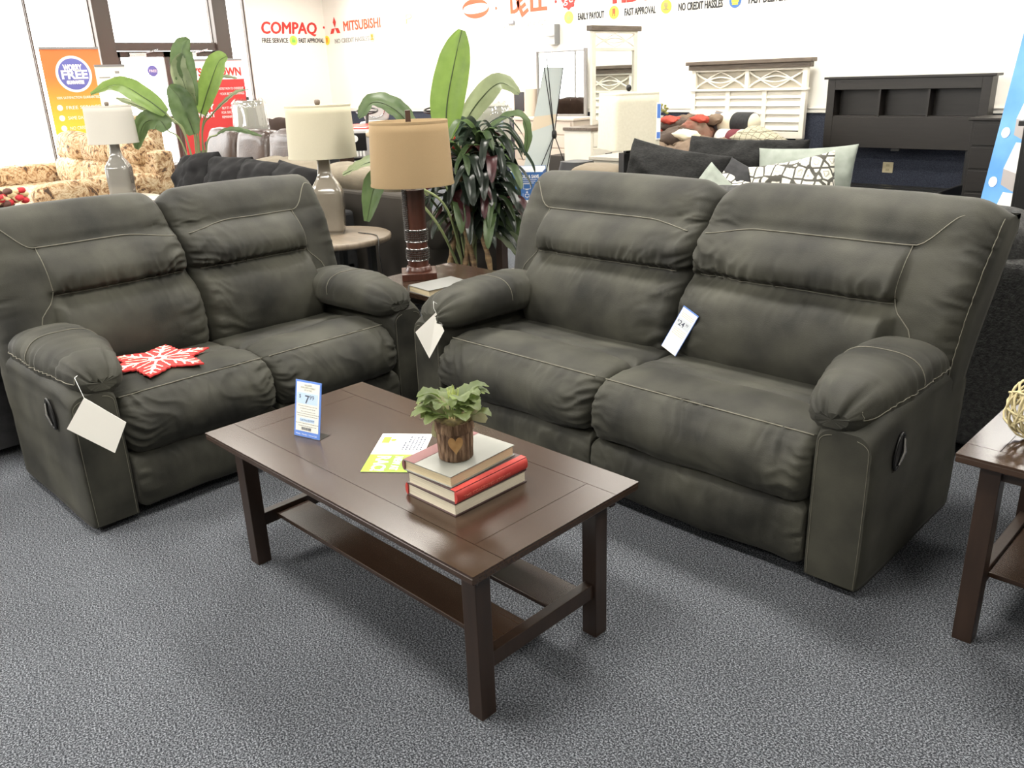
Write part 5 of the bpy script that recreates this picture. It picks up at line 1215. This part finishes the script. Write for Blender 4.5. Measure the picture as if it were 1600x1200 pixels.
for sx in (-.12, .14):
    for sy in (-.10, .10): MB().box((sx, sy, .25), (.04, .04, .50)).build('leg', ESPRESSO, t)
t = thing('table_lamp', 'square ivory-shaded lamp with black post base behind the large sofa', 'lamp', (-3.66, 4.88, .62), PI / 4 + .25)
MB().box((0, 0, .012), (.16, .16, .024)).box((0, 0, .18), (.10, .10, .34)).box((0, 0, .37), (.05, .05, .04)).build('lamp_body', BLACKW, t, bevel=.004)
so = shade(t, .38, .745, .175, .165, .98, mat('ivory_square_shade', (.60, .56, .44), .8, (.64, .60, .48), scale=60), sq=.22)
MB().pillow((0, 0, .775), (.035, .035, .045), None, 1, .9, .003, 8).build('finial', BLACKM, t)
st = MB().b2((.13, -.176, .44), (.16, -.170, .68)).build('label_strip', PAPER, t); MB().b2((.133, -.178, .45), (.157, -.175, .49)).b2((.133, -.178, .58), (.157, -.175, .67)).build('blue_print', BLUEINK, t)
t = thing('end_table', 'dark end table under the square-shaded lamp', 'table', (-3.66, 4.92, 0)); MB().b2((-.25, -.25, .585), (.25, .25, .62)).build('tabletop', ESPRESSO, t, bevel=.003)
for sx in (-.2, .2):
    for sy in (-.2, .2): MB().box((sx, sy, .29), (.05, .05, .585)).build('leg', ESPRESSO, t)
# console with blue box
t = thing('console_table', 'dark wooden console table under the blue box beside the large sofa', 'table', (-4.10, 4.42, 0))
MB().b2((-.25, -.55, .585), (.16, .52, .62)).build('tabletop', WOOD, t, bevel=.004)
for sx in (-.20, .11):
    for sy in (-.48, .45): MB().box((sx, sy, .29), (.055, .055, .585)).build('leg', WOODZ, t)
MB().b2((-.20, -.46, .15), (.11, .43, .17)).build('lower_shelf', WOODZ, t)
t = thing('display_box', 'open-topped blue and white cardboard box reading BUNDLE & SAVE', 'box', (-4.20, 4.44, .62), math.radians(36))
BX = mat('blue_cardboard', (.045, .15, .42), .5); a = .115
o = MB().b2((-a, -.10, 0), (a, -.097, .245)).b2((-a, .097, 0), (a, .10, .27)).b2((-a, -.1, 0), (-a + .003, .1, .25)).b2((a - .003, -.1, 0), (a, .1, .25)).b2((-a, -.1, 0), (a, .1, .004)).build('carton', BX, t)
MB().b2((-a - .001, -.1012, .03), (a + .001, -.1005, .055)).build('white_band', PAPER, t)
MB().b2((-a, -.097, .243), (a, -.096, .256)).b2((-a + .004, .0955, .02), (a - .004, .097, .268)).build('white_lining', PAPER, t)
text('printed_text', 'BUNDLE & SAVE', .032, (-.085, -.102, .205), (PI / 2, 0, 0), PAPER, t, width=.17, bold=.0008)
text('printed_text', 'SAVE 20%', .014, (-.035, -.102, .175), (PI / 2, 0, 0), PAPER, t, width=.07) if False else None
m = MB()
for z, w_ in ((.194, .14), (.182, .12), (.170, .10)): m.b2((-w_ / 2, -.102, z), (w_ / 2, -.1012, z + .003))
m.build('small_print', PAPER, t)
m = MB()
def mon(x, z, s): m.b2((x - s, -.1018, z), (x + s, -.1012, z + .003)); m.b2((x - s, -.1018, z + s * 1.3), (x + s, -.1012, z + s * 1.3 + .003)); m.b2((x - s, -.1018, z), (x - s + .003, -.1012, z + s * 1.3)); m.b2((x + s - .003, -.1018, z), (x + s, -.1012, z + s * 1.3)); m.b2((x - s * .4, -.1018, z - .006), (x + s * .4, -.1012, z - .003))
mon(0, .130, .026); mon(.0, .075, .015); mon(-.06, .075, .013); mon(.06, .075, .012); m.b2((-.008, -.1018, .107), (.008, -.1012, .111)); m.b2((-.002, -.1018, .101), (.002, -.1012, .117)); m.b2((-.03, -.1018, .065), (-.028, -.1012, .10)); m.b2((.03, -.1018, .065), (.032, -.1012, .10))
m.build('pictogram', PAPER, t)
# x-frame banner
t = thing('banner_stand', 'pale X-frame banner seen from behind, leaning before the chest of drawers', 'banner', (-7.65, 8.35, 0))
A = [Vector(q) - Vector((-7.65, 8.35, 0)) for q in ((-7.614, 8.386, 1.585), (-7.444, 8.556, 1.577), (-7.62, 8.40, .18), (-7.86, 8.16, .18))]
nz = Vector((.7, -.7, 0)) * .002
MB().add([q - nz for q in A] + [q + nz for q in A], [(0, 1, 2, 3), (4, 5, 6, 7), (0, 1, 5, 4), (1, 2, 6, 5), (2, 3, 7, 6), (3, 0, 4, 7)]).build('banner_sheet', mat('pale_banner_back', (.50, .54, .52), .6, (.46, .52, .51), scale=2), t)
A2 = [A[0].lerp(A[3], .42), A[1].lerp(A[2], .40), A[1].lerp(A[2], .48), A[0].lerp(A[3], .55)]
MB().add([q + nz * 1.6 + Vector((0, 0, .0)) for q in A2], [(0, 1, 2, 3)]).build('tan_patch', mat('tan_ghost_print', (.62, .52, .38), .6), t)
hub = Vector((.117, .117, .769)); m = MB()
for q in (A[0], A[1], Vector((.30, .30, .02)), Vector((-.10, -.15, .02)), Vector((.02, -.05, .02)), Vector((.06, .06, 1.71))): MB().tube([hub, q], .006, 6).build('rod', BLACKM, t)
MB().pillow(tuple(hub), (.06, .06, .11), None, 2, .7, .002, 8).build('hub', BLACKM, t)
# black draped stand, dark chest, small nightstand
m = MB(); rows = []
for i in range(9):
    z = .70 * (1 - i / 8); r = .14 + .14 * (i / 8); rows.append([((r + .035 * math.sin(j * .9) * (i / 8)) * math.copysign(abs(math.cos(2 * PI * j / 64)) ** .6, math.cos(2 * PI * j / 64)), (r + .035 * math.sin(j * .9) * (i / 8)) * math.copysign(abs(math.sin(2 * PI * j / 64)) ** .6, math.sin(2 * PI * j / 64)), z) for j in range(64)])
m.loft(rows, True, True); o = m.build('draped_table', mat('black_satin', (.006, .006, .007), .5)); o.location = (-5.45, 6.45, 0); tag(o, 'table draped in black cloth beside the cream lattice nightstand', 'table')
t = cream_dresser('small cream nightstand with crossed lattice front, under the square lamp shade', -5.72, 7.55, .62, .42, .66, PI / 2, 1, 2, M1=mat('greyish_cream_paint', (.45, .42, .35), .5), top=mat('greyish_top', (.40, .37, .31), .5), name='nightstand')
lattice_arcs(-.27, .27, .38, .56, -.235, th=.006).build('lattice', CAPW, t)
o = MB().b2((-8.3, 9.2, .0), (-7.75, 9.5, .42)).build('floor_speaker', mat('brown_box', (.05, .042, .035), .7), bevel=.01); tag(o, 'dark brown box on the floor behind the X-frame banner', 'box')
# ------------------------------------------------------------------ ride-on mowers
def mower(label, x, y, rz):
    t = thing('riding_mower', label, 'mower', (x, y, 0), rz)
    RP = mat('red_paint', (.50, .03, .02), .35, coat=.5); SIL = mat('silver_plastic', (.42, .41, .40), .35); DK = RUBBER
    m = MB(); m.pillow((0, -.35, .68), (.62, .95, .36), None, 1, .35, .002, 20); m.build('hood', RP, t)
    m = MB(); m.pillow((0, .65, .58), (.85, .6, .34), None, 2, .4, .002, 16); m.build('rear_fender', RP, t)
    MB().b2((-.42, -.1, .30), (.42, .9, .42)).build('chassis', DK, t, bevel=.02)
    g = MB(); g.pillow((0, -.80, .60), (.60, .16, .42), None, 3, .3, .001, 14); go = g.build('front_cowl', SIL, t)
    MB().b2((-.17, -.895, .50), (.17, -.875, .76)).build('grille', BLACKM, go, bevel=.01)
    gb = MB()
    for k in range(6): gb.b2((-.15 + k * .052, -.91, .42), (-.125 + k * .052, -.875, .50))
    gb.build('grille_bars', PAPER, go)
    MB().lathe([(.05, 0), (.05, .02)], c=(0, 0, 0), seg=20, M=Matrix.Translation((0, -.895, .68)) @ Matrix.Rotation(PI / 2, 4, 'X')).build('badge', PAPER, go)
    for s in (-1, 1): MB().pillow((s * .23, -.87, .74), (.13, .06, .10), None, 5, .7, .001, 8).build('headlight', mat('headlight_lens', (.6, .5, .35), .2, coat=.5), go)
    MB().b2((-.28, -1.02, .26), (.28, -.9, .36)).build('bumper', SIL, t, bevel=.02)
    for sx in (-1, 1):
        for yy, r, w_ in ((-.62, .20, .15), (.62, .27, .2)):
            wh = MB().lathe([(r * .55, -w_ / 2), (r * .95, -w_ / 2), (r, -w_ * .35), (r, w_ * .35), (r * .95, w_ / 2), (r * .55, w_ / 2)], seg=32, M=Matrix.Translation((sx * .42, yy, r)) @ Matrix.Rotation(PI / 2, 4, 'Y')).build('wheel', DK, t)
            MB().lathe([(r * .5, -w_ * .3), (r * .5, w_ * .3)], seg=20, M=Matrix.Translation((sx * .42, yy, r)) @ Matrix.Rotation(PI / 2, 4, 'Y')).build('hub', SIL, wh)
    MB().tube([(0, .02, .8), (0, .12, 1.02)], .025, 10).build('steering_column', DK, t)
    pts = [(.17 * math.cos(2 * PI * k / 28), .13 + .165 * math.sin(2 * PI * k / 28), 1.04 + .04 * math.sin(2 * PI * k / 28)) for k in range(29)]
    wm = MB().tube(pts, .014, 8); wm.tube([(-.16, .13, 1.03), (.16, .13, 1.03)], .012, 6); wm.tube([(0, .13, 1.02), (0, -.03, 1.0)], .012, 6); wm.build('steering_wheel', BLACKM, t)
    MB().pillow((0, .62, .80), (.46, .42, .14), None, 7, .45, .003, 12).build('seat', SIL, t)
    sb = MB().pillow((0, .84, 1.02), (.44, .12, .36), None, 8, .5, .003, 14).build('seat_back', SIL, t)
    MB().tube([(.15 * math.cos(2 * PI * k / 24), .775, 1.03 + .12 * math.sin(2 * PI * k / 24)) for k in range(25)], .012, 6).build('seat_piping', CHROME, sb)
    return t
mower('red and silver riding mower between the cream lamp and the tan lamp', -11.6, 8.5, .72)
mower('second riding mower, mostly hidden behind the tan lamp shade', -10.35, 8.85, .6)

# ------------------------------------------------------------------ promotional banners
def banner(label, x, y, rz, w_, h, z0, m, nm='banner'):
    t = thing(nm, label, 'banner', (x, y, 0), rz)
    MB().b2((-w_ / 2, -.004, z0), (w_ / 2, .004, z0 + h)).build('banner_sheet', m, t)
    MB().b2((-w_ / 2 - .01, -.05, 0), (w_ / 2 + .01, .05, .06)).b2((-.012, .006, .05), (.012, .02, z0 + h)).build('stand_base', BLACKM, t)
    MB().b2((-w_ / 2, -.012, z0 + h - .01), (w_ / 2, .012, z0 + h + .02)).build('top_rail', mat('rail_metal', (.25, .25, .25), .4), t)
    return t
def grad(n, c1, c2, z0, z1):
    m = mat(n, c1, .5); nt = m.node_tree; b = nt.nodes['Principled BSDF']; tc = nn(nt, 'ShaderNodeTexCoord'); sp = nn(nt, 'ShaderNodeSeparateXYZ'); mr = nn(nt, 'ShaderNodeMapRange'); mr.inputs[1].default_value = z0; mr.inputs[2].default_value = z1
    r = nn(nt, 'ShaderNodeValToRGB'); r.color_ramp.elements[0].color = c4(c2); r.color_ramp.elements[1].color = c4(c1)
    nt.links.new(tc.outputs['Object'], sp.inputs[0]); nt.links.new(sp.outputs[2], mr.inputs[0]); nt.links.new(mr.outputs[0], r.inputs[0]); nt.links.new(r.outputs[0], b.inputs['Base Color']); return m
RZW = PI / 2
t = banner('orange to yellow banner with a round blue and white badge, by the left windows', -13.4, 4.80, RZW, .80, 1.95, .12, grad('orange_yellow_print', (.80, .20, .05), (.85, .62, .05), .9, 1.7))
M_ = Matrix.Rotation(PI / 2, 4, 'X'); IND = mat('indigo_print', (.13, .14, .45), .5)
MB().lathe([(.245, .006), (.245, .008)], c=(0, 1.73, 0), seg=48, M=M_).build('badge_ring', PAPER, t); MB().lathe([(.21, .0085), (.21, .0095)], c=(0, 1.73, 0), seg=48, M=M_).build('badge_disc', IND, t)
for b_, z, wd, s in (('WORRY', 1.78, .26, .11), ('FREE', 1.67, .36, .16), ('GUARANTEE', 1.60, .24, .06)): o = text('printed_text', b_, s, (-wd / 2, -.011, z), RN, PAPER, t, width=wd, bold=.006)
text('printed_text', '100% SATISFACTION GUARANTEED', .05, (-.30, -.007, 1.40), RN, PAPER, t, width=.60)
for k, (b_, z) in enumerate((('FREE SERVICE', 1.26), ('SAME DAY DELIVERY', 1.12), ('NO CREDIT NEEDED', .98))):
    MB().lathe([(.04, .006), (.04, .008)], c=(-.28, z + .025, 0), seg=20, M=M_).build('bullet', PAPER, t); text('printed_text', b_, .065, (-.20, -.007, z), RN, PAPER, t, width=.48)
t = banner('white notice sheet with a row of small round logos, right of the orange banner', -13.0, 5.16, RZW, .42, 1.0, .82, PAPER, nm='notice_stand')
for k, (m, yy) in enumerate(((RED, -.13), (RED, -.04), (TEAL, .04), (GREYINK, .12))): MB().lathe([(.03, .005), (.03, .007)], c=(yy, 1.55, 0), seg=16, M=M_).build('logo_dot', m, t)
MB().b2((-.17, -.006, 1.66), (-.02, -.004, 1.675)).b2((.03, -.006, 1.66), (.16, -.004, 1.675)).b2((.06, -.006, 1.72), (.12, -.004, 1.75)).build('small_print', GREYINK, t)
t = banner('red banner with white header reading WAYS TO OWN in front of the right entrance door', -13.6, 6.97, RZW, 1.18, 1.80, .10, mat('red_print', (.58, .035, .035), .5))
MB().b2((-.59, -.008, 1.60), (.59, -.004, 1.885)).build('white_header', PAPER, t)
text('printed_text', 'WAYS TO OWN', .17, (-.55, -.012, 1.66), RN, RED, t, width=1.10, bold=.006)
text('printed_text', 'EASY', .11, (-.30, -.007, 1.15), RN, PAPER, t, width=.28, bold=.004); text('printed_text', 'PAYMENT', .11, (-.42, -.007, 1.03), RN, PAPER, t, width=.40, bold=.004)
for b_, z in (('FASTEST PATH TO OWNERSHIP', 1.44), ('· YOUR BIGGEST SAVINGS', 1.36), ('· BUY IT AFTER A MONTH', 1.14), ('FOR 50% OF THE', 1.07), ('REMAINING COST', 1.0), ('· MAKE YOUR', .80), ('OWN TERMS', .73)): text('printed_text', b_, .055, (.10, -.007, z), RN, PAPER, t, width=.45 if len(b_) > 15 else .33)
MB().tube([(.05, .02, .1), (.02, .02, 1.2)], .02, 8).build('support_pole', CHROME, t)
# mattress banner at right
MBL = mat('sky_blue_print', (.07, .27, .66), .45, (.14, .38, .75), scale=3)
t = thing('mattress_banner', 'tall leaning blue banner with three mattress pictures at the right edge', 'banner', (-1.37, 5.41, 0), math.radians(-30))
Wb, Hb = .62, 1.85; TL = Matrix.Rotation(-.13, 4, 'X')
MB().b2((-Wb / 2, -.004, .02), (Wb / 2, .004, Hb), M=TL).build('banner_sheet', MBL, t)
MATW = mat('mattress_white_print', (.75, .73, .70), .5); MATS = mat('mattress_grey_print', (.36, .33, .32), .5)
for z in (.62, .90, 1.18):
    MB().prism([(-.20, z), (-.16, z + .15), (.18, z + .15), (.24, z + .0), (-.1, z - .02)], .005, .006, M=TL @ Matrix.Rotation(PI / 2, 4, 'X')).build('mattress_top_print', MATW, t); MB().prism([(-.20, z), (-.1, z - .02), (.24, z), (.24, z - .09), (-.1, z - .12), (-.19, z - .09)], .005, .006, M=TL @ Matrix.Rotation(PI / 2, 4, 'X')).build('mattress_side_print', MATS, t)
    MB().lathe([(.03, .006), (.03, .008)], c=(-.25, z - .08, 0), seg=16, M=TL @ Matrix.Rotation(PI / 2, 4, 'X')).build('price_dot', PAPER, t)
text('printed_text', 'QUEEN SETS', .07, 0, 0, PAPER, t, M=TL @ Matrix.Translation((-.2, -.006, 1.42)) @ M_, width=.42, bold=.003)
MB().tube([(0, .02, 1.2), (0, .85, .02)], .01, 6).build('rear_strut', BLACKM, t)
t = thing('tall_cabinet', 'tall black wooden cabinet at the right edge in front of the mattress banner', 'cabinet', (-.86, 4.98, 0))
MB().b2((-.34, -.24, .04), (.34, .24, 1.19)).build('case', BLACKW, t, bevel=.004); MB().b2((-.36, -.26, 1.19), (.36, .26, 1.215)).build('top', BLACKW, t, bevel=.003); MB().b2((-.32, -.22, 0), (.32, .22, .04)).build('plinth', BLACKM, t)
for sx in (-1, 1): o = MB().b2((sx * .165 - .155, -.252, .08), (sx * .165 + .155, -.24, 1.16)).build('door', BLACKW, t, bevel=.003); MB().tube([(sx * .03, -.27, .6), (sx * .03, -.27, .72)], .006, 6).build('handle', CHROME, o)
# dried twig ball on the right end table
t = thing('twig_ball', 'pale twisted twig decoration on the right end table, cut by the photo edge', 'decoration', (-0.455, 2.376, .56)); R = random.Random(2)
m = MB()
for k in range(16):
    ax = Vector((R.gauss(0, 1), R.gauss(0, 1), R.gauss(0, 1))).normalized(); u_ = ax.orthogonal().normalized(); v_ = ax.cross(u_)
    m.tube([Vector((0, 0, .085)) + (u_ * math.cos(a) + v_ * math.sin(a)) * (.078 + .006 * math.sin(a * 3 + k)) for a in [2 * PI * j / 22 for j in range(23)]], .0032, 5)
m.build('twigs', mat('dried_twig', (.42, .36, .2), .8), t)
o = MB(); leaf(o, [(-.36, 2.52, .70), (-.39, 2.50, .76), (-.44, 2.47, .775)], .010, (0, -.3, 1)); o.tube([(-.31, 2.54, .56), (-.34, 2.53, .64), (-.36, 2.52, .70)], .002, 4); o = o.build('dried_sprig', PALL); tag(o, 'single pale sprig sticking up behind the twig ball', 'sprig')
